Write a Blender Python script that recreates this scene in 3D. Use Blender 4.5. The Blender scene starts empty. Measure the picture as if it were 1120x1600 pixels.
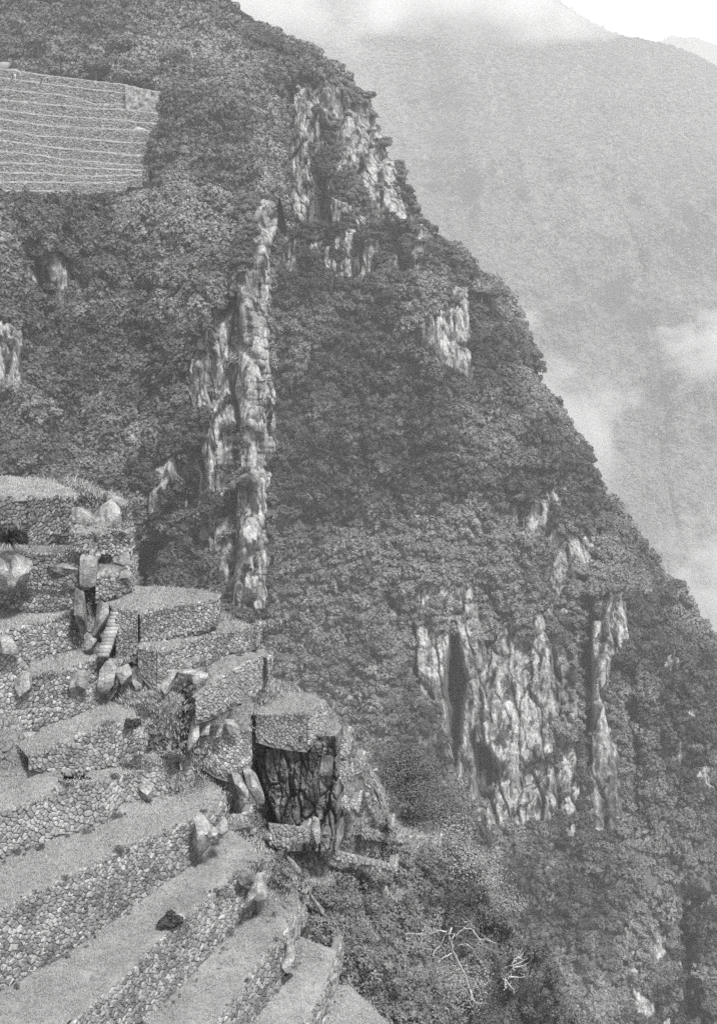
import bpy, math, random
import numpy as np
from mathutils import Vector, Matrix
random.seed(7); rng = np.random.default_rng(7)
scene = bpy.context.scene
C = scene.collection

# ------------------------------------------------------------------ camera
PITCH = math.radians(15.1); F = 2222.0; CP, SP = math.cos(PITCH), math.sin(PITCH)
cam = bpy.data.cameras.new('camera'); co = bpy.data.objects.new('camera', cam); C.objects.link(co)
cam.sensor_fit = 'VERTICAL'; cam.sensor_height = 36; cam.lens = 50; cam.clip_start = 0.5; cam.clip_end = 20000
co.rotation_euler = (math.radians(90) - PITCH, 0, 0)
scene.camera = co

# ------------------------------------------------------------------ world, sun, exposure
SUN_DIR = Vector((0.30, -0.50, 0.95)).normalized()
ELEV = math.asin(SUN_DIR.z); ROT = math.atan2(SUN_DIR.x, SUN_DIR.y)
w = bpy.data.worlds.new('World'); scene.world = w; w.use_nodes = True
nt = w.node_tree; bg = nt.nodes['Background']
sky = nt.nodes.new('ShaderNodeTexSky'); sky.sky_type = 'NISHITA'; sky.sun_disc = False
sky.sun_elevation = ELEV; sky.sun_rotation = ROT; sky.altitude = 2400; sky.air_density = 1.0; sky.dust_density = 3.0
hs = nt.nodes.new('ShaderNodeHueSaturation'); hs.inputs['Saturation'].default_value = 0.0   # black-and-white film
nt.links.new(sky.outputs[0], hs.inputs['Color']); nt.links.new(hs.outputs[0], bg.inputs[0]); bg.inputs[1].default_value = 0.05
sun = bpy.data.lights.new('sun', 'SUN'); sun.energy = 1.5; sun.angle = math.radians(8); sun.color = (1, 0.995, 0.985)
so = bpy.data.objects.new('sun', sun); C.objects.link(so)
so.rotation_euler = SUN_DIR.to_track_quat('Z', 'Y').to_euler()
vs = scene.view_settings
scene.display_settings.display_device = 'sRGB'
vs.view_transform = 'Standard'; vs.look = 'None'; vs.gamma = 1; vs.use_curve_mapping = False
vs.exposure = 2.45
scene.cycles.volume_bounces = 1
scene.cycles.use_denoising = False     # the photograph is grainy film
scene.cycles.max_bounces = 5
scene.cycles.diffuse_bounces = 3
scene.cycles.transparent_max_bounces = 8

# ------------------------------------------------------------------ helpers
def slope(py):                      # metres of drop per metre forward for a picture row
    y = -(py - 800) / F
    return (SP - y * CP) / (CP + y * SP)
def at(px, py, Y):
    """point that stands Y metres ahead of the camera, seen at photo position px, py"""
    x = (px - 560) / F; y = -(py - 800) / F
    k = Y / (CP + y * SP)
    return Vector((x * k, Y, (-SP + y * CP) * k))
def at_np(px, py, Y):
    x = (px - 560) / F; y = -(py - 800) / F
    k = Y / (CP + y * SP)
    return np.stack([x * k, Y + 0 * x, (-SP + y * CP) * k], -1)

def _hash(ix, iy, iz, s):
    h = (ix * 374761393 + iy * 668265263 + iz * 2147483647 + s * 1274126177) & 0xFFFFFFFF
    h = ((h ^ (h >> 13)) * 1274126177) & 0xFFFFFFFF
    h = ((h ^ (h >> 16)) * 2246822519) & 0xFFFFFFFF
    return ((h ^ (h >> 15)) & 0xFFFFFF) / float(0xFFFFFF)
def vnoise(p, s=0):
    p = np.asarray(p, float); i = np.floor(p).astype(np.int64); f = p - i; f = f * f * (3 - 2 * f)
    r = 0
    for dx in (0, 1):
        wx = f[..., 0] if dx else 1 - f[..., 0]
        for dy in (0, 1):
            wy = f[..., 1] if dy else 1 - f[..., 1]
            for dz in (0, 1):
                wz = f[..., 2] if dz else 1 - f[..., 2]
                r = r + wx * wy * wz * _hash(i[..., 0] + dx, i[..., 1] + dy, i[..., 2] + dz, s)
    return r * 2 - 1
def fbm(p, o=4, s=0, ridged=False, gain=.5):
    r = 0; a = 1; t = 0; p = np.asarray(p, float)
    for k in range(o):
        n = vnoise(p, s + k * 17)
        if ridged: n = 1 - 2 * np.abs(n)
        r = r + a * n; t += a; a *= gain; p = p * 2.03 + 11.7
    return r / t

def cells(a, b, s=0):
    """irregular cells in the plane: id noise of the nearest seed, distance to the border, offset to the seed"""
    ia, ib = np.floor(a).astype(np.int64), np.floor(b).astype(np.int64); F1 = np.full(a.shape, 9.); F2 = F1.copy(); idv = F1 * 0; oa = F1 * 0
    for da in (-1, 0, 1):
        for db_ in (-1, 0, 1):
            ca, cb = ia + da, ib + db_; x = ca + _hash(ca, cb, ca * 0, s); y = cb + _hash(ca, cb, ca * 0, s + 7); d = np.hypot(a - x, b - y); h = _hash(ca, cb, ca * 0, s + 13)
            near = d < F1; F2 = np.where(near, F1, np.minimum(F2, d)); idv = np.where(near, h, idv); oa = np.where(near, a - x, oa); F1 = np.where(near, d, F1)
    return idv, F2 - F1, oa
def fracture(P, fs, s=0, tall=1.0):
    """metres of relief of a jointed granite face: slabs stepped against each other with open joints between; also the joint mask"""
    wx = fbm(P * np.array([.12, .12, .05]) * fs, 4, 201 + s); wz = fbm(P * .1 * fs, 3, 207 + s); X = P[..., 0] * fs + wx * 3; Z = P[..., 2] * fs + wz * 3.5 + X * .25
    D = 0; J = 0
    for k, (fx, fz, am, jd) in enumerate([(.09, .022, 3.4, 1.6), (.26, .07, 1.5, 1.0), (.75, .22, .55, .4)]):
        i, e, o = cells(X * fx, Z * fz * tall, s + k * 31); j = np.clip(1 - e / .1, 0, 1); D = D + (i - .5) * am + o * (i - .5) * am * 1.2 - j * jd; J = np.maximum(J, j * (1, .9, .6)[k])
    return D, J
def tag(o, label=None, cat=None, group=None, kind=None):
    if label: o['label'] = label
    if cat: o['category'] = cat
    if group: o['group'] = group
    if kind: o['kind'] = kind
    return o
def link(name, me, parent=None, loc=None):
    o = bpy.data.objects.new(name, me); C.objects.link(o)
    if parent: o.parent = parent
    if loc is not None: o.location = loc
    return o
def thing(name, loc, label, cat, group=None):
    o = bpy.data.objects.new(name, None); o.empty_display_size = .3; C.objects.link(o); o.location = loc
    return tag(o, label, cat, group)
def mesh_np(name, V, Fq, mat, smooth=False, attrs=None):
    """V (n,3), Fq (m,k) faces of one size or a list of such arrays"""
    me = bpy.data.meshes.new(name)
    if not isinstance(Fq, list): Fq = [Fq]
    V = np.asarray(V, np.float32)
    me.vertices.add(len(V)); me.vertices.foreach_set('co', V.ravel())
    nl = sum(f.size for f in Fq); npoly = sum(len(f) for f in Fq)
    me.loops.add(nl); me.loops.foreach_set('vertex_index', np.concatenate([f.ravel() for f in Fq]).astype(np.int32))
    me.polygons.add(npoly)
    st = []; c = 0
    for f in Fq:
        st.append(c + np.arange(len(f)) * f.shape[1]); c += f.size
    me.polygons.foreach_set('loop_start', np.concatenate(st).astype(np.int32))
    me.update(calc_edges=True); me.validate()
    if smooth: me.polygons.foreach_set('use_smooth', [True] * len(me.polygons))
    for k, a in (attrs or {}).items():
        at_ = me.attributes.new(k, 'FLOAT', 'POINT'); at_.data.foreach_set('value', np.asarray(a, np.float32))
    if mat: me.materials.append(mat)
    return me
def grid_faces(nr, nc, flip=False):
    i = np.arange(nr - 1)[:, None] * nc + np.arange(nc - 1)[None]
    i = i.ravel(); q = np.stack([i, i + 1, i + nc + 1, i + nc], -1)
    return q[:, ::-1] if flip else q

# ------------------------------------------------------------------ materials (neutral greys: the film is black and white)
def g(v): return (v, v, v, 1)
def mat(name):
    m = bpy.data.materials.new(name); m.use_nodes = True
    n = m.node_tree.nodes; l = m.node_tree.links; b = n['Principled BSDF']
    b.inputs['Specular IOR Level'].default_value = .15; b.inputs['Roughness'].default_value = .9
    return m, n, l, b
def tex(n, l, scale, detail=5, rough=.6, stretch=None, coord='Object', kind='ShaderNodeTexNoise'):
    tc = n.new('ShaderNodeTexCoord'); mp = n.new('ShaderNodeMapping')
    l.new(tc.outputs[coord], mp.inputs[0])
    if stretch: mp.inputs['Scale'].default_value = stretch
    t = n.new(kind); t.inputs['Scale'].default_value = scale
    if kind == 'ShaderNodeTexNoise':
        t.inputs['Detail'].default_value = detail; t.inputs['Roughness'].default_value = rough
    l.new(mp.outputs[0], t.inputs['Vector']); return t
def ramp(n, l, src, stops):
    r = n.new('ShaderNodeValToRGB'); e = r.color_ramp.elements
    while len(e) < len(stops): e.new(.5)
    for k, (p, v) in enumerate(stops): e[k].position = p; e[k].color = g(v) if v <= 1 else g(1)
    l.new(src, r.inputs[0]); return r.outputs[0]
def mul(n, l, a, b, f=1.0, bt='MULTIPLY'):
    m = n.new('ShaderNodeMix'); m.data_type = 'RGBA'; m.blend_type = bt; m.inputs[0].default_value = f
    l.new(a, m.inputs[6]); l.new(b, m.inputs[7]); return m.outputs[2]
def bump(n, l, b, src, dist, strength=1.0, prev=None):
    bp = n.new('ShaderNodeBump'); bp.inputs['Distance'].default_value = dist; bp.inputs['Strength'].default_value = strength
    l.new(src, bp.inputs['Height'])
    if prev: l.new(prev, bp.inputs['Normal'])
    l.new(bp.outputs[0], b.inputs['Normal']); return bp.outputs[0]

def cliff_mat(name, sc, rock=(.09, .26, .48, .56), soil=(.015, .035)):
    """bare granite with dark water streaks where the attribute rock is high, dark undergrowth elsewhere"""
    m, n, l, b = mat(name)
    t1 = tex(n, l, 1.0 * sc, 8, .62, (1, 1, .1)); t2 = tex(n, l, 3.5 * sc, 8, .65, (1, 1, .5)); t3 = tex(n, l, .35 * sc, 4, .5)
    c1 = ramp(n, l, t1.outputs[0], [(.34, rock[0]), (.46, rock[1]), (.56, rock[2]), (.7, rock[3])])
    c2 = ramp(n, l, t2.outputs[0], [(.36, .62), (.52, 1.0)])
    c3 = ramp(n, l, t3.outputs[0], [(.38, .68), (.55, 1.0)])
    t6 = tex(n, l, .34 * sc, 7, .65, (1, 1, .11)); c3 = mul(n, l, c3, ramp(n, l, t6.outputs[0], [(.41, .15), (.47, .6), (.52, 1.0)]))
    rc = mul(n, l, mul(n, l, c1, c2), c3)
    cr = n.new('ShaderNodeTexVoronoi'); cr.feature = 'DISTANCE_TO_EDGE'; cr.inputs['Scale'].default_value = .3 * sc
    tcc = n.new('ShaderNodeTexCoord'); mpc = n.new('ShaderNodeMapping'); mpc.inputs['Scale'].default_value = (1, 1, .3); l.new(tcc.outputs['Object'], mpc.inputs[0])
    mxx = n.new('ShaderNodeMix'); mxx.data_type = 'RGBA'; mxx.blend_type = 'LINEAR_LIGHT'; mxx.inputs[0].default_value = .8 ; l.new(mpc.outputs[0], mxx.inputs[6]); l.new(t2.outputs['Color'], mxx.inputs[7]); l.new(mxx.outputs[2], cr.inputs['Vector'])
    rc = mul(n, l, rc, ramp(n, l, cr.outputs['Distance'], [(0, .5), (.02, .85), (.05, 1.0)]))
    a2 = n.new('ShaderNodeAttribute'); a2.attribute_name = 'stain_shade'  # holds rock stains plus recess shade painted as colour
    st = ramp(n, l, a2.outputs['Fac'], [(0, 1.0), (1, .13)]); rc = mul(n, l, rc, st)
    t4 = tex(n, l, 5 * sc, 8, .7); vc = ramp(n, l, t4.outputs[0], [(.35, soil[0]), (.65, soil[1])])
    ga = n.new('ShaderNodeAttribute'); ga.attribute_name = 'grassy'; gm = n.new('ShaderNodeMix'); gm.data_type = 'RGBA'; l.new(ga.outputs['Fac'], gm.inputs[0]); l.new(vc, gm.inputs[6]); l.new(ramp(n, l, t4.outputs[0], [(.3, .06), (.65, .17)]), gm.inputs[7]); vc = gm.outputs[2] if max(soil) < .1 else vc
    a = n.new('ShaderNodeAttribute'); a.attribute_name = 'rock'
    mx = n.new('ShaderNodeMix'); mx.data_type = 'RGBA'
    t5 = tex(n, l, 2.5 * sc, 6, .7)
    ad = n.new('ShaderNodeMath'); ad.operation = 'MULTIPLY_ADD'; l.new(t5.outputs[0], ad.inputs[0]); ad.inputs[1].default_value = .9; l.new(a.outputs['Fac'], ad.inputs[2])
    rr = n.new('ShaderNodeMapRange'); rr.inputs[1].default_value = .86; rr.inputs[2].default_value = 1.04; l.new(ad.outputs[0], rr.inputs[0])
    l.new(rr.outputs[0], mx.inputs[0]); l.new(vc, mx.inputs[6]); l.new(rc, mx.inputs[7]); l.new(mx.outputs[2], b.inputs['Base Color'])
    p = bump(n, l, b, t1.outputs[0], 1.6 / sc, .9); bump(n, l, b, t2.outputs[0], .4 / sc, .7, p)
    return m
def leaf_mat(name, lo, hi):
    m, n, l, b = mat(name)
    oi = n.new('ShaderNodeObjectInfo'); a = n.new('ShaderNodeAttribute'); a.attribute_name = 'tone'
    sh = n.new('ShaderNodeAttribute'); sh.attribute_type = 'INSTANCER'; sh.attribute_name = 'species'
    mm = n.new('ShaderNodeMath'); mm.operation = 'MULTIPLY_ADD'; l.new(oi.outputs['Random'], mm.inputs[0]); mm.inputs[1].default_value = .45; own = n.new('ShaderNodeAttribute'); own.attribute_name = 'own'; m0 = n.new('ShaderNodeMath'); m0.operation = 'ADD'
    l.new(sh.outputs['Fac'], m0.inputs[0]); l.new(own.outputs['Fac'], m0.inputs[1]); l.new(m0.outputs[0], mm.inputs[2])
    r1 = ramp(n, l, mm.outputs[0], [(0, lo), (1, hi)])
    r2 = ramp(n, l, a.outputs['Fac'], [(0, .6), (1, 1.0)])
    l.new(mul(n, l, r1, r2), b.inputs['Base Color']); b.inputs['Roughness'].default_value = .65
    b.inputs['Specular IOR Level'].default_value = .25
    return m
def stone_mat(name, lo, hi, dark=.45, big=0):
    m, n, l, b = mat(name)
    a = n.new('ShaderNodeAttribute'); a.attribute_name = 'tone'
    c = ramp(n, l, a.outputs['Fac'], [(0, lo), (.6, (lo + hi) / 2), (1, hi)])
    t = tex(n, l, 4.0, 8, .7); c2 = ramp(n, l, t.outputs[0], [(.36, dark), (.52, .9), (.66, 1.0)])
    t2 = tex(n, l, 22, 6, .7); c3 = ramp(n, l, t2.outputs[0], [(.38, .6), (.6, 1.0)])
    if big:
        t4 = tex(n, l, big, 7, .7, (1, 1, 1.6)); c = mul(n, l, c, ramp(n, l, t4.outputs[0], [(.36, .45), (.5, .9), (.62, 1.15)]))
        vo = tex(n, l, big * 2, kind='ShaderNodeTexVoronoi', stretch=(1, 1, 1.5)); c = mul(n, l, c, ramp(n, l, vo.outputs['Distance'], [(.25, 1.0), (.75, .5)]))
    l.new(mul(n, l, mul(n, l, c, c2), c3), b.inputs['Base Color'])
    bump(n, l, b, t2.outputs[0], .05, .9)
    return m
def ground_mat(name, lo, hi, sc=1.0):
    m, n, l, b = mat(name)
    t = tex(n, l, .5 * sc, 6, .6); t2 = tex(n, l, 9 * sc, 8, .75)
    c = mul(n, l, ramp(n, l, t.outputs[0], [(.33, lo), (.62, hi)]), ramp(n, l, t2.outputs[0], [(.3, .55), (.62, 1.0)]))
    l.new(c, b.inputs['Base Color']); bump(n, l, b, t2.outputs[0], .12 / sc, .9)
    return m
M_main = cliff_mat('granite_cliff_far', .9, (.2, .34, .5, .6), (.012, .035))
M_mid = cliff_mat('granite_cliff_mid', 1.4, (.16, .3, .46, .58))
M_hill = cliff_mat('hill_soil', .9, (.14, .24, .36, .44), (.15, .28))
M_farm = cliff_mat('far_slope', .02, (.16, .22, .28, .36), (.13, .23))  # base colour paled to carry part of the distance haze
M_leaf_far = leaf_mat('foliage_far', .014, .17)
M_leaf_mid = leaf_mat('foliage_mid', .022, .185)
M_leaf_near = leaf_mat('foliage_near', .02, .14)
M_leaf_hill = leaf_mat('foliage_hill', .035, .2)
M_leaf_deep = leaf_mat('foliage_deep', .015, .075)
M_leaf_pale = leaf_mat('foliage_pale', .1, .24)
M_leaf_dark = leaf_mat('foliage_dark', .02, .05)
M_leaf_hazy = leaf_mat('foliage_across_valley', .17, .22)  # leaf tone lifted, haze partly painted into the colour
M_grass = leaf_mat('grass_blades', .2, .38)
M_grass_rough = leaf_mat('rough_grass', .14, .34)
M_turf = ground_mat('turf', .19, .3)
M_stone = stone_mat('wall_stone', .15, .48, .45)
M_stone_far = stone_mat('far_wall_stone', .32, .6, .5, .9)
M_boulder = cliff_mat('boulder_granite', 1.6, (.17, .27, .4, .48))
M_darkrock = cliff_mat('dark_granite', 1.2, (.05, .09, .15, .22))
M_core = ground_mat('wall_mortar', .12, .2, 2)
M_lip = ground_mat('pale_turf_edge', .2, .31, 1)
M_bark = ground_mat('bark', .08, .16)
M_branch = ground_mat('bleached_wood', .34, .55)
M_bleach2 = ground_mat('grey_twig', .18, .3)

# ------------------------------------------------------------------ terrain patches
def inside_sdf(px, py, poly):
    """signed distance in photo pixels to a polygon, positive inside"""
    P = np.array(poly, float); Q = np.roll(P, -1, 0); d = np.full(px.shape, 1e9); ins = np.zeros(px.shape, bool)
    for (ax, ay), (bx, by) in zip(P, Q):
        ex, ey = bx - ax, by - ay; L = ex * ex + ey * ey + 1e-9
        t = np.clip(((px - ax) * ex + (py - ay) * ey) / L, 0, 1)
        d = np.minimum(d, np.hypot(px - ax - t * ex, py - ay - t * ey))
        c = ((ay > py) != (by > py)) & (px < ex * (py - ay) / (ey if ey else 1e-9) + ax); ins ^= c
    return np.where(ins, d, -d)
def lerp_rows(rows, npy, npx):
    """rows: list of (py, [(px, Y), ...]); returns px, py, Y grids"""
    R = []
    for py, cs in rows:
        c = np.array(cs, float); t = np.linspace(0, 1, len(c)) if len(c) > 2 else np.array([0, 1.])
        d = np.r_[0, np.cumsum(np.abs(np.diff(c[:, 0])) + 1)]; t = d / d[-1]
        u = np.linspace(0, 1, npx)
        R.append(np.stack([np.interp(u, t, c[:, 0]), np.interp(u, t, c[:, 1])], -1))
    R = np.array(R); ys = np.array([r[0] for r in rows], float)
    yy = np.linspace(ys[0], ys[-1], npy); out = np.zeros((npy, npx, 2))
    k = np.clip(np.searchsorted(ys, yy, 'right') - 1, 0, len(ys) - 2); t = (yy - ys[k]) / (ys[k + 1] - ys[k])
    out = R[k] * (1 - t)[:, None, None] + R[k + 1] * t[:, None, None]
    sm = out.copy()
    for _ in range(3): sm[1:-1] = (sm[:-2] + 2 * sm[1:-1] + sm[2:]) / 4; sm[:, 1:-1] = (sm[:, :-2] + 2 * sm[:, 1:-1] + sm[:, 2:]) / 4
    out[..., 1] = sm[..., 1]; out[..., 0] = sm[..., 0]
    return out[..., 0], np.repeat(yy[:, None], npx, 1), out[..., 1]
def normals(P):
    du = np.gradient(P, axis=1); dv = np.gradient(P, axis=0); N = np.cross(dv, du)
    N /= np.linalg.norm(N, axis=-1, keepdims=True) + 1e-9
    s = np.sign((N * P).sum(-1, keepdims=True)); return -N * np.where(s == 0, 1, s)
class Patch: pass
def grassy(P): return np.clip((fbm(np.asarray(P) * np.array([.045, .02, .03]), 5, 301, gain=.6) - .16) * 9, 0, 1)
def patch(name, rows, step, m, rocks=(), relief=(), stains_and_shade=(), amp=1.0, fs=1.0, rough_rock=1.0, right_back=60, left_back=0, top_back=0, mottled=.55, edge=8, edge_noise=5, diag=0, tall=1.0):
    ys = [r[0] for r in rows]; W = max(max(c[0] for c in r[1]) - min(c[0] for c in r[1]) for r in rows)
    npy = int((ys[-1] - ys[0]) / step) + 1; npx = int(W / step) + 1
    px, py, Y = lerp_rows(rows, npy, npx)
    q = np.stack([px * .02, py * .02, 0 * px], -1)
    jit = vnoise(np.stack([py * .09, px * 0, px * 0], -1), 3) * edge_noise + vnoise(np.stack([py * .3, px * 0, px * 0], -1), 5) * edge_noise * .5
    wgt = np.linspace(0, 1, npx)[None] ** 8; px = px + jit * wgt
    R = np.zeros_like(px)
    wob = fbm(np.stack([px * .05, py * .02, 0 * px], -1), 4, 9) * 7
    for v, poly in rocks:
        d = inside_sdf(px + wob, py + wob * .5, poly); R = np.maximum(R, v * np.clip(d / edge + .6, 0, 1))
    dep = np.zeros_like(px)
    for v, e, poly in relief:
        d = inside_sdf(px + wob * .8, py + wob, poly); dep += v * (lambda t: t * t * (3 - 2 * t))(np.clip(d / e * .5 + .5, 0, 1))
    S = np.zeros_like(px)  # dark marks: real stains, and painted shade over the recesses
    for v, e, poly in stains_and_shade:
        d = inside_sdf(px + wob * .8, py + wob, poly); S = np.maximum(S, v * np.clip(d / e * .5 + .5, 0, 1))
    P = at_np(px, py, Y)
    # mottled rock: noise decides
    nz = fbm(P * np.array([.34, .2, .16]) * fs, 6, 21, gain=.65) * 1.25
    nz2 = fbm(P * np.array([.22, .22, .045]) * fs, 5, 23, gain=.6) * 1.5; nz = np.where(R > .66, nz2, nz)
    Rm = np.clip((R - .5) * 1.9 + nz * mottled * 2.0 + .5, 0, 1) * (R > .04); Rm = np.where(R > .9, np.maximum(Rm, .92), Rm)
    N = normals(P)
    # jointed rock faces; lumps and gullies under the plants
    frac, J = fracture(P, fs, 0, tall); fine = fbm(P * np.array([1.1, 1.1, .4]) * fs, 4, 51, ridged=True, gain=.6)
    big = fbm(P * .035 * fs, 4, 61)
    lump = fbm(P * .33 * fs, 4, 71)
    D = big * 3.6 + (1 - Rm) * (lump * 1.6 + fbm(P * .14 * fs, 3, 75, ridged=True) * 1.6) + rough_rock * (Rm * .8 + .2) * (frac + fine * .35)
    D = D + fbm(P * np.array([.085, .085, .014]) * fs, 4, 111, ridged=True) * 2.6
    D = D * amp / fs
    S = np.maximum(S, J * .55 * (Rm > .3))  # open joints also darkened in colour, where their depth shades them
    if diag:   # spurs and gullies running down to the right
        a, b = P[..., 0] * .8 + P[..., 2] * .6, P[..., 0] * -.6 + P[..., 2] * .8
        q = np.stack([a * .0011, b * .0052, P[..., 1] * .001], -1); D = D + fbm(q, 4, 91, ridged=True) * 125 + fbm(q * 3.1, 3, 95, ridged=True) * 22; D = D * np.clip((py - 40) / 260, .06, 1)
    ray = P / np.linalg.norm(P, axis=-1, keepdims=True); Dn = N * .45 - ray * .55
    P = P + Dn * D[..., None] - ray * dep[..., None]
    cols = [P]; A = [Rm]; A2 = [S]
    if right_back:
        ex = []
        for k, (dx, dY) in enumerate([(-3, .12), (-18, .5), (-60, 1.0)]):
            ex.append(at_np(px[:, -1] + dx, py[:, -1], Y[:, -1] + dY * right_back)[:, None] )
        P = np.concatenate([P] + ex, 1); Rm = np.concatenate([Rm] + [Rm[:, -1:]] * 3, 1); S = np.concatenate([S] + [S[:, -1:]] * 3, 1)
    if top_back:
        t1 = P[:1] + np.array([0, top_back, 0]) * .3; t2 = P[:1] + np.array([0, top_back, -top_back * .2])
        P = np.concatenate([t2, t1, P], 0); Rm = np.concatenate([Rm[:1]] * 2 + [Rm], 0); S = np.concatenate([S[:1]] * 2 + [S], 0)
    nr, nc = P.shape[:2]
    me = mesh_np(name, P.reshape(-1, 3), grid_faces(nr, nc), m, smooth=True, attrs={'rock': Rm.ravel(), 'stain_shade': S.ravel(), 'grassy': grassy(P).ravel()})
    o = link(name, me); tag(o, kind='structure')
    r = Patch(); r.P = P; r.R = Rm; r.N = normals(P); r.px = px; r.py = py; r.obj = o; r.nc0 = npx; r.nr0 = 2 if top_back else 0
    return r

# ------------------------------------------------------------------ foliage clumps, instanced as stuff
def clump_mesh(name, m, seed, n=130, leaf=.24, flat=.75, lobes=6, aspect=1.7, own=0.0):
    r = np.random.default_rng(seed)
    cen = r.normal(size=(lobes, 3)) * np.array([.42, .42, .28]); cen[:, 2] = np.abs(cen[:, 2]) * flat + .1
    rad = r.uniform(.35, .6, lobes)
    k = r.integers(0, lobes, n); d = r.normal(size=(n, 3)); d[:, 2] = d[:, 2] * .8 + .35; d /= np.linalg.norm(d, axis=1, keepdims=True)
    c = cen[k] + d * rad[k][:, None] * r.uniform(.75, 1.08, (n, 1))
    nrm = d + r.normal(size=(n, 3)) * .38 + np.array([0, 0, .15]); nrm /= np.linalg.norm(nrm, axis=1, keepdims=True)
    a = np.cross(nrm, r.normal(size=(n, 3))); a /= np.linalg.norm(a, axis=1, keepdims=True); b = np.cross(nrm, a)
    s = (leaf * r.uniform(.5, 1.25, (n, 1))) * .5
    V = np.stack([c - a * s * aspect, c + b * s - nrm * s * .3, c + a * s * aspect, c - b * s - nrm * s * .3], 1).reshape(-1, 3)
    Fq = np.arange(n * 4).reshape(-1, 4)
    return mesh_np(name, V, Fq, m, attrs={'tone': np.repeat(r.uniform(0, 1, n), 4), 'own': np.full(n * 4, own)})
def tuft_mesh(name, m, seed, n=14, h=.22, spread=.16, wdt=.02):
    r = np.random.default_rng(seed); V = []; 
    for k in range(n):
        a = r.uniform(0, 6.28); x, y = r.normal(size=2) * spread * .5; hh = h * r.uniform(.5, 1.2); ln = hh * r.uniform(.2, .9)
        dx, dy = math.cos(a), math.sin(a); V += [(x - dy * wdt, y + dx * wdt, 0), (x + dy * wdt, y - dx * wdt, 0), (x + dx * ln, y + dy * ln, hh)]
    return mesh_np(name, V, np.arange(n * 3).reshape(-1, 3), m, attrs={'tone': np.repeat(r.uniform(0, 1, n), 3)})
_col = {}
def protos(key, maker, count):
    if key not in _col:
        c = bpy.data.collections.new('kit_' + key)
        for k in range(count):
            o = bpy.data.objects.new(f'{key}_{"abcdefghij"[k]}', maker(k)); c.objects.link(o)
        _col[key] = c
    return _col[key]
def scatter(name, pts, scl, nrm, coll, nvar, label=None, cat=None, parent=None, species=None):
    n = len(pts); me = bpy.data.meshes.new(name); me.vertices.add(n); me.vertices.foreach_set('co', np.asarray(pts, np.float32).ravel())
    def A(k, t, v, f='value'): x = me.attributes.new(k, t, 'POINT'); x.data.foreach_set(f, np.ascontiguousarray(v).ravel())
    A('scl', 'FLOAT_VECTOR', np.asarray(scl, np.float32), 'vector')
    nrm = np.asarray(nrm, float); th = rng.uniform(0, 6.283, n)
    rx = np.arctan2(np.hypot(nrm[:, 0], nrm[:, 1]), nrm[:, 2]); rz = np.arctan2(nrm[:, 0], -nrm[:, 1])
    A('rotz', 'FLOAT', th.astype(np.float32)); A('tilt', 'FLOAT_VECTOR', np.stack([rx, rx * 0, rz], -1).astype(np.float32), 'vector')
    sp = np.clip(fbm(np.asarray(pts) * (species if species else .05), 4, 77) * 1.7 + .28, 0, .8)
    A('species', 'FLOAT', sp.astype(np.float32))
    A('pick', 'INT', rng.integers(0, nvar, n).astype(np.int32))
    o = link(name, me, parent)
    ng = bpy.data.node_groups.new('scatter_' + name, 'GeometryNodeTree')
    ng.interface.new_socket('Geometry', in_out='INPUT', socket_type='NodeSocketGeometry'); ng.interface.new_socket('Geometry', in_out='OUTPUT', socket_type='NodeSocketGeometry')
    N = ng.nodes; L = ng.links; gi = N.new('NodeGroupInput'); go = N.new('NodeGroupOutput')
    ci = N.new('GeometryNodeCollectionInfo'); ci.inputs[0].default_value = coll; ci.inputs[1].default_value = True; ci.inputs[2].default_value = True
    ip = N.new('GeometryNodeInstanceOnPoints'); L.new(gi.outputs[0], ip.inputs['Points']); L.new(ci.outputs[0], ip.inputs['Instance']); ip.inputs['Pick Instance'].default_value = True
    def NA(k, t):
        a = N.new('GeometryNodeInputNamedAttribute'); a.data_type = t; a.inputs[0].default_value = k; return a.outputs[0]
    L.new(NA('pick', 'INT'), ip.inputs['Instance Index']); L.new(NA('scl', 'FLOAT_VECTOR'), ip.inputs['Scale'])
    e2r = N.new('FunctionNodeEulerToRotation'); L.new(NA('tilt', 'FLOAT_VECTOR'), e2r.inputs[0]); L.new(e2r.outputs[0], ip.inputs['Rotation'])
    ri = N.new('GeometryNodeRotateInstances'); L.new(ip.outputs[0], ri.inputs[0]); ri.inputs['Local Space'].default_value = True
    cx = N.new('ShaderNodeCombineXYZ'); L.new(NA('rotz', 'FLOAT'), cx.inputs[2]); L.new(cx.outputs[0], ri.inputs['Rotation']); L.new(ri.outputs[0], go.inputs[0])
    md = o.modifiers.new('scatter', 'NODES'); md.node_group = ng
    tag(o, label, cat, kind='stuff'); return o
def sample(pt, n, keep, jitter=1.0):
    """n random points on a patch's face, kept with probability keep(px, py, rock)"""
    nr, nc = pt.px.shape; P = pt.P[pt.nr0:, :nc]; R = pt.R[pt.nr0:, :nc]; N = pt.N[pt.nr0:, :nc]
    du = np.linalg.norm(np.diff(P, axis=1), axis=-1)[:-1]; dv = np.linalg.norm(np.diff(P, axis=0), axis=-1)[:, :-1]
    # weight by seen area, so far-turned steep folds do not take all the plants
    wgt = np.minimum(du * dv, np.median(du * dv) * 3).ravel(); wgt /= wgt.sum()
    k = rng.choice(len(wgt), n, p=wgt); i, j = k // (nc - 1), k % (nc - 1); u, v = rng.uniform(size=(2, n))
    def I(A):
        u_, v_ = (u[:, None], v[:, None]) if A.ndim == 3 else (u, v)
        return A[i, j] * (1 - u_) * (1 - v_) + A[i, j + 1] * u_ * (1 - v_) + A[i + 1, j] * (1 - u_) * v_ + A[i + 1, j + 1] * u_ * v_
    p, r_, nn, px, py = I(P), I(R), I(N), I(pt.px), I(pt.py)
    ok = rng.uniform(size=n) < keep(px, py, r_)
    return p[ok], nn[ok], px[ok], py[ok]
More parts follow.
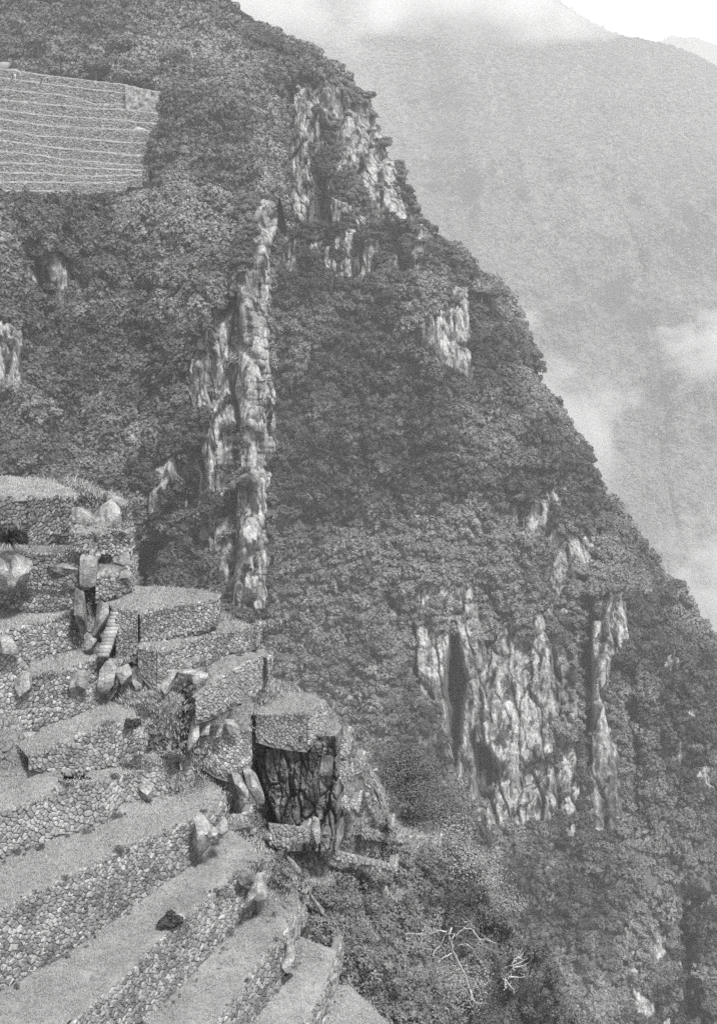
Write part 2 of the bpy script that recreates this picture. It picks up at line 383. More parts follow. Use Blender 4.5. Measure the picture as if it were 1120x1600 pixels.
UP = np.array([0, 0, 1.0])
def blend_up(nn, k=.6):
    v = nn * (1 - k) + UP * k; return v / np.linalg.norm(v, axis=1, keepdims=True)

def rock_mat(name, lo, mid_, hi):
    m, n, l, b = mat(name)
    t = tex(n, l, 1.3, 7, .65); t2 = tex(n, l, 9, 8, .75); t3 = tex(n, l, 3.2, 5, .6, (1, 1, .35))
    c = mul(n, l, ramp(n, l, t.outputs[0], [(.34, lo), (.5, mid_), (.66, hi)]), ramp(n, l, t2.outputs[0], [(.36, .5), (.56, 1.0)]))
    a2 = n.new('ShaderNodeAttribute'); a2.attribute_name = 'stain_shade'; c = mul(n, l, c, ramp(n, l, a2.outputs['Fac'], [(0, 1.0), (1, .3)]))
    c = mul(n, l, c, ramp(n, l, t3.outputs[0], [(.36, .6), (.5, 1.0)]))
    l.new(c, b.inputs['Base Color']); p = bump(n, l, b, t2.outputs[0], .12, 1.0); bump(n, l, b, t.outputs[0], .4, .7, p); return m
M_boulder = rock_mat('boulder_rock', .2, .34, .5)
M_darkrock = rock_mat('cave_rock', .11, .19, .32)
HAZE = 0.00024
CLOUDS = [(430, 15, 460, 150, 1500, .03, 'broad bank of cloud hanging over the mountain crest', 1), (700, 2, 560, 130, 1900, .035, 'cloud bank covering the summit of the far mountain', 2, 6), (818, 500, 80, 90, 900, .05, 'small puff of cloud rising from the skyline notch', 3),
          (950, 620, 140, 100, 1100, .035, 'faint cloud wisp above the right skyline', 4), (1110, 545, 200, 140, 1200, .05, 'white cloud at the right edge of the valley', 5), (1100, 930, 220, 340, 900, .04, 'mist filling the valley behind the lower right skyline', 6), (560, 130, 160, 220, 1100, .008, 'thin mist trailing behind the upper ridge', 7), (900, 660, 320, 130, 1200, .022, 'long veil of mist along the far spur', 8, 50)]
# ================================================================== THE LARGE STRUCTURE
# ---- main mountain flank on the right
SIL = [(-40, 330), (0, 345), (30, 372), (50, 412), (70, 436), (80, 482), (105, 522), (140, 572), (180, 590), (230, 606), (290, 632), (350, 662), (385, 684), (405, 722), (440, 738), (450, 776), (490, 802), (560, 836), (600, 846), (660, 882), (720, 922), (760, 936), (820, 976), (870, 1012), (910, 1052), (970, 1084), (1010, 1122), (1060, 1170), (1660, 1260)]
def silx(py): return float(np.interp(py, [a for a, b in SIL], [b for a, b in SIL]))
rows = []
for py in [-40, 0, 30, 50, 70, 80, 105, 140, 180, 230, 290, 350, 385, 405, 440, 450, 490, 560, 600, 660, 720, 760, 820, 870, 910, 970, 1010, 1060, 1160, 1260, 1360, 1460, 1560, 1660]:
    s = silx(py); yb = float(np.interp(py, [-40, 100, 400, 700, 1000, 1300, 1660], [505, 480, 452, 420, 395, 365, 322]))
    lx = float(np.interp(py, [-40, 100, 300, 500, 1660], [200, 250, 330, 360, 360]))
    rows.append((py, [(lx, yb + 18), (lx + (s - lx) * .33, yb + 2), (lx + (s - lx) * .66, yb - 8), (lx + (s - lx) * .88, yb - 2), (s, yb + 22)]))
main = patch('cliff', rows, 2.1, M_main, amp=1.0, fs=.62,
    rocks=[(.56, [(395, 120), (545, 130), (600, 190), (635, 300), (660, 370), (655, 430), (530, 440), (430, 330)]),
           (.85, [(408, 150), (440, 150), (446, 200), (415, 215)]), (.8, [(448, 225), (500, 218), (495, 275), (440, 282)]),
           (.9, [(545, 150), (585, 165), (602, 225), (560, 225)]), (.75, [(560, 235), (610, 232), (628, 290), (570, 295)]),
           (.98, [(598, 312), (634, 305), (640, 345), (600, 350)]), (.8, [(470, 320), (505, 300), (550, 320), (545, 350), (480, 355)]), (.8, [(530, 385), (590, 380), (600, 430), (545, 440)]),
           (.72, [(440, 380), (470, 375), (475, 430), (430, 430)]),
           (.97, [(722, 440), (739, 436), (741, 610), (700, 590), (675, 570), (640, 545), (660, 500), (690, 470), (700, 440)]),
           (.7, [(478, 510), (494, 505), (494, 620), (480, 625)]),
           (.5, [(770, 735), (915, 725), (960, 830), (900, 920), (820, 900), (790, 830)]),
           (.55, [(800, 880), (905, 900), (905, 1010), (840, 1020)]),
           (.95, [(632, 965), (690, 985), (708, 1150), (690, 1130), (650, 1075)]), (.6, [(600, 950), (640, 960), (650, 1060), (625, 1050)]),
           (.95, [(718, 1030), (800, 1035), (820, 1000), (828, 1060), (812, 1140), (795, 1200), (790, 1300), (748, 1290), (725, 1180)]),
           (.97, [(820, 1110), (868, 1120), (866, 1180), (800, 1200), (800, 1150)]), (.95, [(790, 1180), (868, 1195), (880, 1250), (830, 1285), (760, 1290)]),
           (.56, [(600, 930), (905, 880), (905, 1000), (880, 1100), (620, 980)]),
           (.7, [(640, 985), (905, 1000), (905, 1200), (870, 1290), (745, 1300), (700, 1160)]),
           (.98, [(922, 930), (975, 922), (978, 1022), (958, 1032), (950, 1100), (965, 1180), (973, 1290), (925, 1310), (905, 1200), (904, 1000)]),
           (.93, [(884, 1190), (906, 1190), (906, 1340), (880, 1345)]), (.8, [(1040, 1020), (1068, 1030), (1064, 1062), (1040, 1060)]),
           (.42, [(1040, 1060), (1120, 1100), (1130, 1400), (1060, 1300)]),
           (.85, [(1050, 1350), (1070, 1350), (1076, 1580), (1056, 1580)]), (.5, [(960, 1450), (1065, 1460), (1070, 1620), (980, 1620)]), (.85, [(985, 1295), (1015, 1310), (1008, 1330)])],
    relief=[(-14, 7, [(710, 975), (716, 1000), (726, 1060), (722, 1120), (712, 1185), (704, 1150), (700, 1080)]), (-10, 6, [(903, 895), (921, 890), (919, 1190), (906, 1200)]),
            (6, 10, [(922, 925), (978, 920), (980, 1025), (950, 1040), (925, 1100)]), (3, 10, [(925, 1030), (960, 1030), (975, 1300), (925, 1310)]),
            (8, 16, [(640, 400), (737, 420), (740, 610), (660, 560)]), (-5, 8, [(590, 350), (628, 360), (620, 400), (585, 400)]),
            (-9, 7, [(748, 1165), (768, 1178), (782, 1205), (768, 1248), (752, 1262), (742, 1215)]), (-6, 10, [(815, 1200), (865, 1185), (850, 1215), (800, 1250)]),
            (-5, 8, [(492, 270), (512, 275), (512, 350), (498, 350)]), (-4, 6, [(427, 228), (450, 235), (448, 268), (430, 265)]), (-5, 8, [(395, 130), (410, 130), (412, 240), (400, 230)]),
            (8, 30, [(1050, 1020), (1240, 1080), (1240, 1660), (1085, 1660), (1065, 1350)]), (-10, 12, [(962, 1040), (1000, 1060), (1010, 1300), (975, 1280)]),
            (-8, 14, [(1062, 1400), (1090, 1400), (1095, 1600), (1062, 1600)])],
    stains_and_shade=[(.95, 5, [(710, 985), (715, 1000), (724, 1060), (721, 1120), (712, 1175), (705, 1150), (702, 1080)]), (.9, 5, [(903, 895), (922, 895), (920, 1210), (906, 1215)]), (.9, 6, [(746, 1165), (766, 1178), (780, 1205), (766, 1248), (752, 1258), (741, 1215)]),  # painted shade: chimney, crack and cave hollow darkened in the rock colour
            (.8, 8, [(880, 960), (900, 960), (900, 1120), (885, 1100)]), (.65, 10, [(935, 1180), (975, 1180), (975, 1300), (925, 1300)]), (.7, 6, [(728, 1060), (742, 1040), (740, 1250), (728, 1240)]), (.85, 4, [(768, 1040), (774, 1040), (772, 1150), (765, 1150)]),
            (.8, 4, [(934, 922), (972, 930), (970, 945), (930, 938)]), (.75, 8, [(590, 355), (628, 360), (620, 405), (588, 400)]), (.75, 6, [(660, 470), (672, 470), (665, 545), (655, 540)]), (.8, 6, [(396, 130), (411, 130), (412, 200), (398, 200)]), (.8, 6, [(490, 290), (512, 290), (512, 355), (490, 350)]), (.8, 6, [(427, 232), (448, 238), (446, 268), (430, 265)])],  # patches lying over cut-in recesses paint their shade into the colour
    right_back=140, mottled=.75)

# ---- wooded hill above the far terraces, top left
rows = []
for py in [-60, 0, 60, 110, 160, 220, 280, 340, 400]:
    yb = float(np.interp(py, [-60, 110, 130, 400], [520, 462, 444, 400])); lx = -90
    rx = float(np.interp(py, [-60, 0, 60, 110, 200, 300, 400], [250, 315, 385, 440, 430, 425, 425]))
    rows.append((py, [(lx, yb), (100, yb - 2), (250, yb - 6), (330, yb - 10), (rx, yb + 14)]))
upper = patch('wooded_hill', rows, 3.4, M_main, amp=.9, fs=.62, rocks=[(.4, [(360, 60), (400, 100), (400, 200), (380, 200)])], right_back=60)

# ---- middle cliff with the pale rib
rows = []
for py in [318, 328, 340, 400, 500, 600, 700, 800, 900, 1000, 1100]:
    yb = float(np.interp(py, [300, 340, 1100], [322, 312, 262]))
    rx = float(np.interp(py, [300, 322, 400, 500, 590, 650, 700, 760, 950, 1100], [428, 430, 420, 409, 412, 428, 426, 416, 416, 420]))
    rows.append((py, [(-90, yb - 6), (60, yb + 2), (180, yb + 8), (290, yb), (350, yb - 4), (390, yb - 6), (rx, yb - 2)]))
mid = patch('rock_face', rows, 2.4, M_mid, tall=.4, amp=1.2, fs=.8, edge_noise=3,
    rocks=[(.98, [(399, 316), (429, 322), (414, 400), (407, 480), (408, 590), (385, 600), (362, 560), (366, 500), (384, 420), (396, 370)]),
           (.93, [(330, 490), (372, 460), (372, 600), (366, 660), (345, 640), (318, 620), (310, 560)]),
           (.97, [(296, 560), (330, 490), (372, 450), (380, 700), (350, 790), (308, 750), (318, 640)]),
           (.93, [(372, 560), (410, 590), (428, 660), (424, 705), (405, 730), (390, 700), (366, 640)]),
           (.93, [(388, 700), (424, 690), (416, 760), (384, 760)]), (.97, [(345, 640), (368, 670), (368, 720), (350, 790), (340, 760), (308, 740), (310, 700), (330, 690)]),
           (.97, [(398, 745), (412, 745), (414, 950), (385, 960), (376, 860), (366, 830)]), (.8, [(355, 900), (385, 905), (382, 965), (348, 965)]),
           (.62, [(340, 600), (420, 640), (410, 900), (300, 950), (290, 700)]),
           (.97, [(228, 735), (262, 705), (280, 715), (262, 760), (236, 830), (224, 830), (220, 770)]), (.93, [(246, 830), (266, 835), (266, 925), (250, 925)]), (.6, [(262, 730), (300, 700), (300, 800), (262, 820)]),
           (.97, [(100, 350), (130, 345), (126, 440), (110, 490), (92, 475)]), (.72, [(28, 395), (90, 400), (95, 520), (60, 520), (20, 460)]),
           (.97, [(-60, 490), (36, 500), (34, 610), (10, 640), (4, 700), (-60, 720)]), (.9, [(40, 322), (110, 322), (100, 338), (50, 338)]), (.5, [(285, 590), (315, 540), (330, 640), (300, 690)])],
    relief=[(4, 14, [(372, 400), (410, 330), (425, 340), (410, 590), (428, 660), (420, 720), (372, 660)]), (5, 10, [(222, 735), (275, 705), (262, 770), (228, 832)]),
            (6, 12, [(-80, 490), (36, 495), (34, 615), (-80, 640)]), (5, 10, [(370, 745), (414, 745), (414, 960), (376, 960)]), (-9, 16, [(190, 860), (250, 830), (245, 960), (205, 960)]), (-5, 10, [(265, 760), (300, 740), (310, 900), (270, 900)]),
            (-3, 10, [(60, 450), (90, 450), (85, 510), (60, 520)])],
    stains_and_shade=[(.75, 4, [(366, 420), (376, 405), (372, 470), (366, 470)]), (.9, 6, [(384, 735), (398, 745), (388, 800), (376, 820)]), (.6, 8, [(325, 500), (335, 490), (330, 600), (318, 600)]), (.8, 5, [(233, 750), (237, 745), (232, 820), (228, 820)]), (.6, 6, [(60, 440), (90, 440), (84, 520), (60, 520)])],  # last patch paints shade into the shallow recess on the left
    right_back=50, top_back=50)

# ---- far mountain across the valley and a farther peak
rows = []
for py, l, r in [(-160, 700, 830), (-60, 420, 860), (0, 250, 870), (30, 250, 915), (55, 250, 960), (66, 250, 1010), (80, 250, 1062), (104, 250, 1122), (140, 250, 1190), (300, 300, 1300), (600, 400, 1330), (900, 500, 1330), (1300, 600, 1330)]:
    yb = float(np.interp(py, [-160, 100, 600, 1300], [2900, 2650, 2150, 1700]))
    rows.append((py, [(l, yb + 200), (l + (r - l) * .3, yb), (l + (r - l) * .6, yb - 60), (l + (r - l) * .85, yb), (r, yb + 120)]))
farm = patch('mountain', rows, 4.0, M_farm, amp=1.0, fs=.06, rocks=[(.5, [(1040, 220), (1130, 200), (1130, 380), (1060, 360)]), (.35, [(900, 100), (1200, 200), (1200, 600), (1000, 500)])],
    diag=1, relief=[(-60, 40, [(930, 120), (1000, 160), (1060, 330), (1010, 330)]), (70, 60, [(560, 300), (640, 340), (820, 560), (1000, 760), (1130, 960), (1130, 1300), (560, 1300)]), (-50, 50, [(620, 150), (680, 150), (700, 420), (640, 420)]),
            (40, 40, [(700, 80), (760, 100), (800, 400), (740, 420)]), (-40, 30, [(860, 600), (900, 620), (1060, 860), (1030, 880)])],
    right_back=300, edge_noise=3)
rows = [(60, [(1050, 5200), (1072, 5150), (1090, 5200)]), (78, [(1020, 5200), (1080, 5100), (1140, 5200)]), (100, [(980, 5200), (1100, 5000), (1260, 5200)]), (200, [(940, 5100), (1100, 4900), (1300, 5100)])]
peak = patch('distant_peak', rows, 5, M_farm, fs=.03, amp=.5, right_back=200, edge_noise=2)
tag(farm.obj, kind='structure')

# ---- the near hillside that carries the terraces and drops into the ravine
HY = [(0, 1550, 47.5), (0, 1340, 51), (0, 1268, 51), (230, 1240, 56.5), (300, 1320, 54.4), (86, 1126, 56.1), (140, 1030, 57.2), (86, 1020, 58.1), (64, 955, 59), (0, 775, 61), (120, 775, 62), (200, 860, 61.5), (219, 950, 60.5), (390, 978, 61), (270, 1110, 55.6), (300, 1165, 55.8), (330, 1180, 56.4),
      (356, 1100, 58.5), (478, 1110, 60.2), (500, 1100, 61), (440, 1240, 61.5), (480, 1300, 60), (415, 1395, 55.3), (460, 1440, 54.5), (528, 1490, 54.2), (560, 1300, 61.5), (620, 1350, 63), (600, 1560, 57), (690, 1320, 72), (720, 1450, 74), (860, 1600, 82), (560, 1220, 63), (540, 1560, 53.5), (300, 1560, 49.5), (420, 1600, 51), (600, 1450, 59), (950, 1640, 86), (0, 1640, 46), (400, 1180, 59.5), (350, 1122, 56.6), (365, 1140, 57), (20, 1190, 53.2)]
HA = np.array(HY, float)
def hillY(px, py, off=.85):
    d2 = ((np.asarray(px)[..., None] - HA[:, 0]) ** 2 + (np.asarray(py)[..., None] - HA[:, 1]) ** 2) + 400.0
    wt = d2 ** -1.7; return (wt * HA[:, 2]).sum(-1) / wt.sum(-1) + off
HSIL = [(752, 118), (785, 196), (870, 203), (925, 206), (960, 345), (985, 392), (1020, 412), (1060, 422), (1085, 470), (1100, 508), (1150, 541), (1190, 575), (1215, 592), (1290, 612), (1310, 690), (1340, 715), (1400, 760), (1450, 800), (1500, 850), (1600, 905), (1680, 935)]
rows = []
for py, s in HSIL:
    cx = np.linspace(-70, s, 14); rows.append((py, [(x, float(hillY(x, float(py))) + (1.2 if k == 13 else 0)) for k, x in enumerate(cx)]))
hill = patch('hillside', rows, 3.2, M_hill, amp=.22, fs=3.2, rocks=[(.5, [(-60, 760), (200, 790), (400, 980), (420, 1060), (560, 1190), (610, 1300), (560, 1330), (-60, 1330)]), (.6, [(400, 1300), (620, 1340), (640, 1370), (560, 1400), (520, 1480), (420, 1350)])],
    relief=[(-.5, 10, [(398, 1150), (470, 1165), (525, 1190), (515, 1300), (470, 1300), (440, 1240), (398, 1235)])], right_back=22, edge_noise=3, rough_rock=.5)
# ================================================================== TERRACES
def clip_poly(poly, nx, ny, d):
    out = []
    for k in range(len(poly)):
        a = poly[k]; b = poly[(k + 1) % len(poly)]
        da = a[0] * nx + a[1] * ny - d; db = b[0] * nx + b[1] * ny - d
        if da <= 0: out.append(a)
        if (da < 0) != (db < 0) and abs(da - db) > 1e-12:
            t = da / (da - db); out.append((a[0] + (b[0] - a[0]) * t, a[1] + (b[1] - a[1]) * t))
    return out
class WallSurf:
    def __init__(s, pts, batter=.08, ret=(0, 0)):
        """pts: (px, py_top, py_base, z_top)"""
        T, B = [], []
        for px, pt, pb, z in pts:
            Y = z / -slope(pt); t = at(px, pt, Y); h = 0
            for _ in range(3):
                b = at(px, pb, Y - batter * h); h = t.z - b.z
            T.append(t); B.append(b)
        s.T, s.B = np.array(T), np.array(B)
        if s.T[0, 0] < s.T[-1, 0]: s.T, s.B = s.T[::-1].copy(), s.B[::-1].copy()
        if ret[0]: o = np.array([.12, ret[0], 0]); s.T = np.concatenate([(s.T[0] + o)[None], s.T]); s.B = np.concatenate([(s.B[0] + o)[None], s.B])
        s.ret = ret[0]
        d = np.linalg.norm(np.diff(s.T[:, :2], axis=0), axis=1); s.t = np.r_[0, np.cumsum(d)]; s.L = s.t[-1]
    def top(s, u): return np.stack([np.interp(u, s.t, s.T[:, k]) for k in range(3)], -1)
    def base(s, u): return np.stack([np.interp(u, s.t, s.B[:, k]) for k in range(3)], -1)
    def h(s, u): return np.linalg.norm(s.top(u) - s.base(u), axis=-1)
    def P(s, u, v, off=0):
        u = np.asarray(u, float); t, b = s.top(u), s.base(u); hh = np.linalg.norm(t - b, axis=-1); p = b + (t - b) * (v / np.maximum(hh, .05))[..., None]
        e = .25; d = s.top(np.minimum(u + e, s.L)) - s.top(np.maximum(u - e, 0)); n = np.stack([d[..., 1], -d[..., 0], 0 * u], -1); n = n * np.where((n * p).sum(-1, keepdims=True) > 0, -1, 1); n /= np.linalg.norm(n, axis=-1, keepdims=True) + 1e-9
        n = n + np.array([0, 0, .05]); return p + n * np.asarray(off)[..., None] if np.ndim(off) else p + n * off
def stone_wall(pts, label, group, su=.3, sv=.24, parts=60, seed=1, name='stone_wall', ragged=.12, tone=(0, 1), mt=None, back=.35, proud=(.02, .075), cat='wall', ret=None):
    r = np.random.default_rng(seed); ret = (1.1 if ret is None else ret, 0); W = WallSurf(pts, ret=ret); org = W.base(np.array([W.L / 2]))[0]
    root = thing(name, Vector(org), label, cat, group)
    # mortar and rubble core with a cap that runs back under the turf
    nu = max(4, int(W.L / .5)); U = np.linspace(0, W.L, nu); H = W.h(U); rowsP = []
    for f in (-.15, 0, .33, .66, 1.0): rowsP.append(W.P(U, H * f - (.04 if f == 1 else 0), -.05))
    top = W.P(U, H, 0); rowsP.append(np.stack(top - (W.P(U, H, back) - W.P(U, H, 0)) - np.array([0, 0, .06]), 0))
    G = np.stack(rowsP); core = mesh_np('core', (G - org).reshape(-1, 3), grid_faces(G.shape[0], nu), M_core); link('core', core, root)
    # dry-stone face: irregular cells, each stone a body of its own
    nu, nv = int(W.L / su) + 1, int(H.max() / sv) + 2; cell = {}
    for j in range(-1, nv + 1):
        for i in range(-1, nu + 2):
            if r.uniform() < .2: continue
            cell[i, j] = ((i + .5 * (j % 2) + r.uniform(-.44, .44)) * su, (j + .45 + r.uniform(-.42, .42)) * sv)
    for (i, j) in list(cell):                                  # wedge stones packed between the blocks
        if r.uniform() < .34: cell[i + .5, j + .5] = (cell[i, j][0] + su * r.uniform(.35, .65), cell[i, j][1] + sv * r.uniform(.35, .65))
    S = []; zc = np.linspace(0, W.L, 60); hc = W.h(zc)
    for (i, j), (u, v) in cell.items():
        if u < 0 or u > W.L: continue
        hu = float(np.interp(u, zc, hc))
        if v < -.03 or v > hu + r.uniform(-.25, .45) * sv: continue
        poly = [(u - su * 1.3, v - sv * 1.2), (u + su * 1.3, v - sv * 1.2), (u + su * 1.3, v + sv * 1.2), (u - su * 1.3, v + sv * 1.2)]
        for dj in (-2, -1, 0, 1, 2):
            for di in (-2, -1, 0, 1, 2):
                for q in (cell.get((i + di, j + dj)), cell.get((i + di + .5, j + dj + .5))):
                  if q and (q[0] != u or q[1] != v):
                    nx, ny = q[0] - u, q[1] - v; poly = clip_poly(poly, nx, ny, nx * (u + q[0]) / 2 + ny * (v + q[1]) / 2)
                    if len(poly) < 3: break
            if len(poly) < 3: break
        if len(poly) < 3: continue
        cap = hu + r.uniform(0, ragged); poly = clip_poly(poly, 0, 1, cap); poly = clip_poly(poly, 1, 0, W.L + .05); poly = clip_poly(poly, -1, 0, .05)
        if len(poly) < 3: continue
        A = np.array(poly); c = A.mean(0); ext = np.ptp(A, axis=0)
        if ext.min() < .04 * su / .3: continue
        # drop near-double corners
        keep = [k for k in range(len(A)) if np.hypot(*(A[k] - A[k - 1])) > .07 * su]
        A = A[keep]
        if len(A) < 3: continue
        S.append((A, c, ext.prod()))
    S.sort(key=lambda s: -s[2]); rest = []; 
    for k, (A, c, ar) in enumerate(S):
        sz = math.sqrt(ar); gap = .014 * su / .3; sh = max(.5, 1 - gap / sz * 1.6); p0 = r.uniform(*proud) * (su / .3) ** .5; n = len(A); tu, tv = r.normal(size=2) * .12
        o1 = c + (A - c) * sh; o2 = c + (A - c) * sh * r.uniform(.9, .97); o3 = c + (A - c) * sh * r.uniform(.6, .8, (n, 1))
        ring = np.concatenate([o1, o2, o3, c[None]]); off = np.concatenate([np.full(n, -.05), np.full(n, p0 * .7), np.full(n, p0) + r.normal(size=n) * .014, [p0 * 1.02]])
        off = off + np.r_[np.zeros(n), ((ring[n:] - c) @ np.array([tu, tv]))]
        V = W.P(ring[:, 0], ring[:, 1], off); i0 = np.arange(n); i1 = (i0 + 1) % n
        q = np.concatenate([np.stack([i0, i1, n + i1, n + i0], -1), np.stack([n + i0, n + i1, 2 * n + i1, 2 * n + i0], -1)]); t = np.stack([2 * n + i0, 2 * n + i1, np.full(n, 3 * n)], -1)
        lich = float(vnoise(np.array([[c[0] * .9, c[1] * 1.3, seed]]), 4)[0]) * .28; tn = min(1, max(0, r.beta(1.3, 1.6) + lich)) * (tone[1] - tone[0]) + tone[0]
        if k < parts:
            cen = V[-1]; me = mesh_np('stone', V - cen, [q, t], mt or M_stone, attrs={'tone': np.full(len(V), tn)}); link('stone', me, root, Vector(cen - org))
        else: rest.append((V - org, q, t, tn))
    if rest:
        vb = 0; Vs, Q, Tt, At = [], [], [], []
        for V, q, t, tn in rest: Vs.append(V); Q.append(q + vb); Tt.append(t + vb); At.append(np.full(len(V), tn)); vb += len(V)
        o = link('small_stones', mesh_np('small_stones', np.concatenate(Vs), [np.concatenate(Q), np.concatenate(Tt)], mt or M_stone, attrs={'tone': np.concatenate(At)}), root); tag(o, kind='stuff')
    return W
TREADS = []
def tread(front, back, sag=.0, name='ground', m=None, nseg=40, nacr=10, seed=0, rough=.05, dens=1.0, inset=.12):
    """turf between the top of one wall (front) and the foot of the next (back); both lists of 3D points"""
    def rs(A, n):
        A = np.array(A, float); d = np.r_[0, np.cumsum(np.linalg.norm(np.diff(A, axis=0), axis=1))]; u = np.linspace(0, d[-1], n); return np.stack([np.interp(u, d, A[:, k]) for k in range(3)], -1)
    f, b = rs(front, nseg), rs(back, nseg); t = np.linspace(0, 1, nacr)[:, None, None]
    d = b - f; d[:, 2] = 0; dl = np.linalg.norm(d, axis=1)[:, None]; d = d / (dl + 1e-6); inset = np.minimum(inset, dl * .3)
    f = f + d * inset; b = b + d * .25
    P = f[None] * (1 - t) + b[None] * t
    nz = fbm(np.stack([P[..., 0] * .9, P[..., 1] * .9, P[..., 0] * 0 + seed], -1), 4, 5 + seed); P[..., 2] += nz * rough * 1.6 - .03
    # front lip rolls over the coping
    lip = P[:1].copy(); lip[..., 2] -= .25; lip[0] -= d * .05
    P = np.concatenate([lip, P], 0)
    o = link(name, mesh_np(name, P.reshape(-1, 3), grid_faces(P.shape[0], nseg), m or M_turf, smooth=True)); tag(o, kind='structure')
    TREADS.append((P, dens)); return o
def pz(px, py, z): return at(px, py, z / -slope(py))

G1 = 'dry-stone terrace walls'
W5 = stone_wall([(530, 1484, 1524, -33.3), (520, 1515, 1560, -33.8), (497, 1566, 1625, -34.8), (470, 1622, 1690, -35.4)], 'lowest short dry-stone terrace wall at the bottom edge beside the bushes', G1, .2, .155, 60, 5)
W4 = stone_wall([(464, 1436, 1476, -31.8), (458, 1446, 1505, -32.0), (435, 1472, 1548, -32.3), (400, 1512, 1590, -33.0), (370, 1556, 1640, -33.5), (322, 1618, 1700, -34.2)], 'dry-stone wall second from the bottom with dark shrubs on its upper end', G1, .205, .16, 200, 4)
W3 = stone_wall([(412, 1348, 1392, -29.7), (400, 1346, 1425, -29.8), (371, 1362, 1448, -30.0), (320, 1408, 1500, -30.4), (270, 1449, 1556, -30.8), (190, 1532, 1628, -31.2), (100, 1610, 1715, -31.6)], 'dry-stone terrace wall with a dark bush growing on its top edge', G1, .205, .16, 300, 3)
W2 = stone_wall([(345, 1256, 1298, -28), (300, 1281, 1350, -28), (250, 1301, 1385, -28), (200, 1320, 1424, -28), (100, 1376, 1492, -28), (0, 1420, 1550, -28), (-60, 1446, 1592, -28)], 'longest and tallest dry-stone terrace wall crossing the foreground', G1, .205, .16, 300, 2)
W1 = stone_wall([(300, 1186, 1232, -26.5), (265, 1182, 1238, -26.4), (230, 1194, 1248, -26.4), (190, 1211, 1254, -26.2), (168, 1221, 1284, -26.1), (115, 1221, 1303, -25.8), (75, 1243, 1313, -26.0), (0, 1268, 1342, -26.0), (-60, 1285, 1368, -26.0)], 'pale dry-stone wall of large fitted blocks, third wall up from the longest one', G1, .25, .2, 300, 1, tone=(.25, 1))
for o in bpy.data.objects:
    if o.get('label', '').startswith('pale dry-stone wall of large'): o['label'] = 'pale dry-stone wall of large fitted blocks, next above the longest wall'
W0 = stone_wall([(222, 1139, 1176, -24.4), (200, 1131, 1188, -24.3), (187, 1131, 1195, -24.3), (160, 1135, 1202, -24.35), (120, 1150, 1207, -24.35), (75, 1170, 1204, -24.5), (46, 1181, 1200, -24.6)], 'short terrace wall with a dark tuft on its right end, above the pale block wall', G1, .22, .17, 120, 6)
Wm1 = stone_wall([(184, 1036, 1072, -22.1), (165, 1028, 1094, -22.1), (140, 1031, 1110, -22.0), (116, 1041, 1118, -22.0), (86, 1050, 1127, -22.1), (50, 1056, 1146, -22.2)], 'rough terrace wall with embedded boulders right of the dark hollow', G1, .2, .16, 120, 7)
WL = stone_wall([(50, 1058, 1150, -22.2), (26, 1024, 1160, -21.3), (0, 1020, 1160, -21.2), (-50, 1018, 1160, -21.2)], 'bright tall wall at the left edge above the rough steps', G1, .22, .17, 60, 8, tone=(.45, 1), ret=0)
Wm2 = stone_wall([(122, 954, 1016, -20.3), (107, 959, 1017, -20.3), (86, 965, 1021, -20.4), (60, 971, 1032, -20.4), (30, 982, 1042, -20.4), (-50, 992, 1050, -20.4)], 'sloping mossy terrace wall left of the white standing slab', G1, .2, .16, 80, 9)
Wm3 = stone_wall([(124, 922, 948, -19.3), (90, 920, 953, -19.3), (56, 921, 957, -19.3), (28, 914, 956, -19.2), (-50, 912, 948, -19.2)], 'low weathered wall under the large round boulder', G1, .2, .16, 60, 10)
Wm4 = stone_wall([(140, 866, 910, -17.7), (110, 866, 917, -17.7), (45, 862, 914, -17.6), (-50, 862, 914, -17.6)], 'mossy wall behind the round boulder at the left edge', G1, .2, .16, 40, 11, tone=(0, .7))
Wm5 = stone_wall([(136, 832, 876, -16.9), (100, 828, 894, -16.8), (76, 832, 896, -16.9)], 'small square walled platform resting on an overhanging rock', G1, .2, .15, 40, 12, tone=(0, .8))
Wm6 = stone_wall([(112, 776, 828, -15.1), (90, 776, 830, -15.2), (46, 775, 862, -15.2), (45, 775, 864, -15.3)], 'retaining wall at the right end of the topmost lawn', G1, .2, .15, 40, 13, tone=(0, .8), ret=0)
Wm7 = stone_wall([(44, 776, 818, -15.3), (0, 774, 818, -15.3), (-50, 774, 818, -15.3)], 'retaining wall at the left edge beneath the topmost lawn', G1, .2, .15, 40, 14, tone=(0, .6), ret=0)
Wr0 = stone_wall([(200, 834, 868, -17.3), (170, 834, 866, -17.2), (142, 832, 866, -17.2)], 'small wall below the square block boulder', G1, .2, .15, 30, 15)
Wr00 = stone_wall([(206, 878, 922, -18.6), (180, 896, 930, -18.8), (150, 900, 938, -18.8)], 'low wall of thin courses under the leaning slabs beside the round platform', G1, .17, .12, 30, 16)
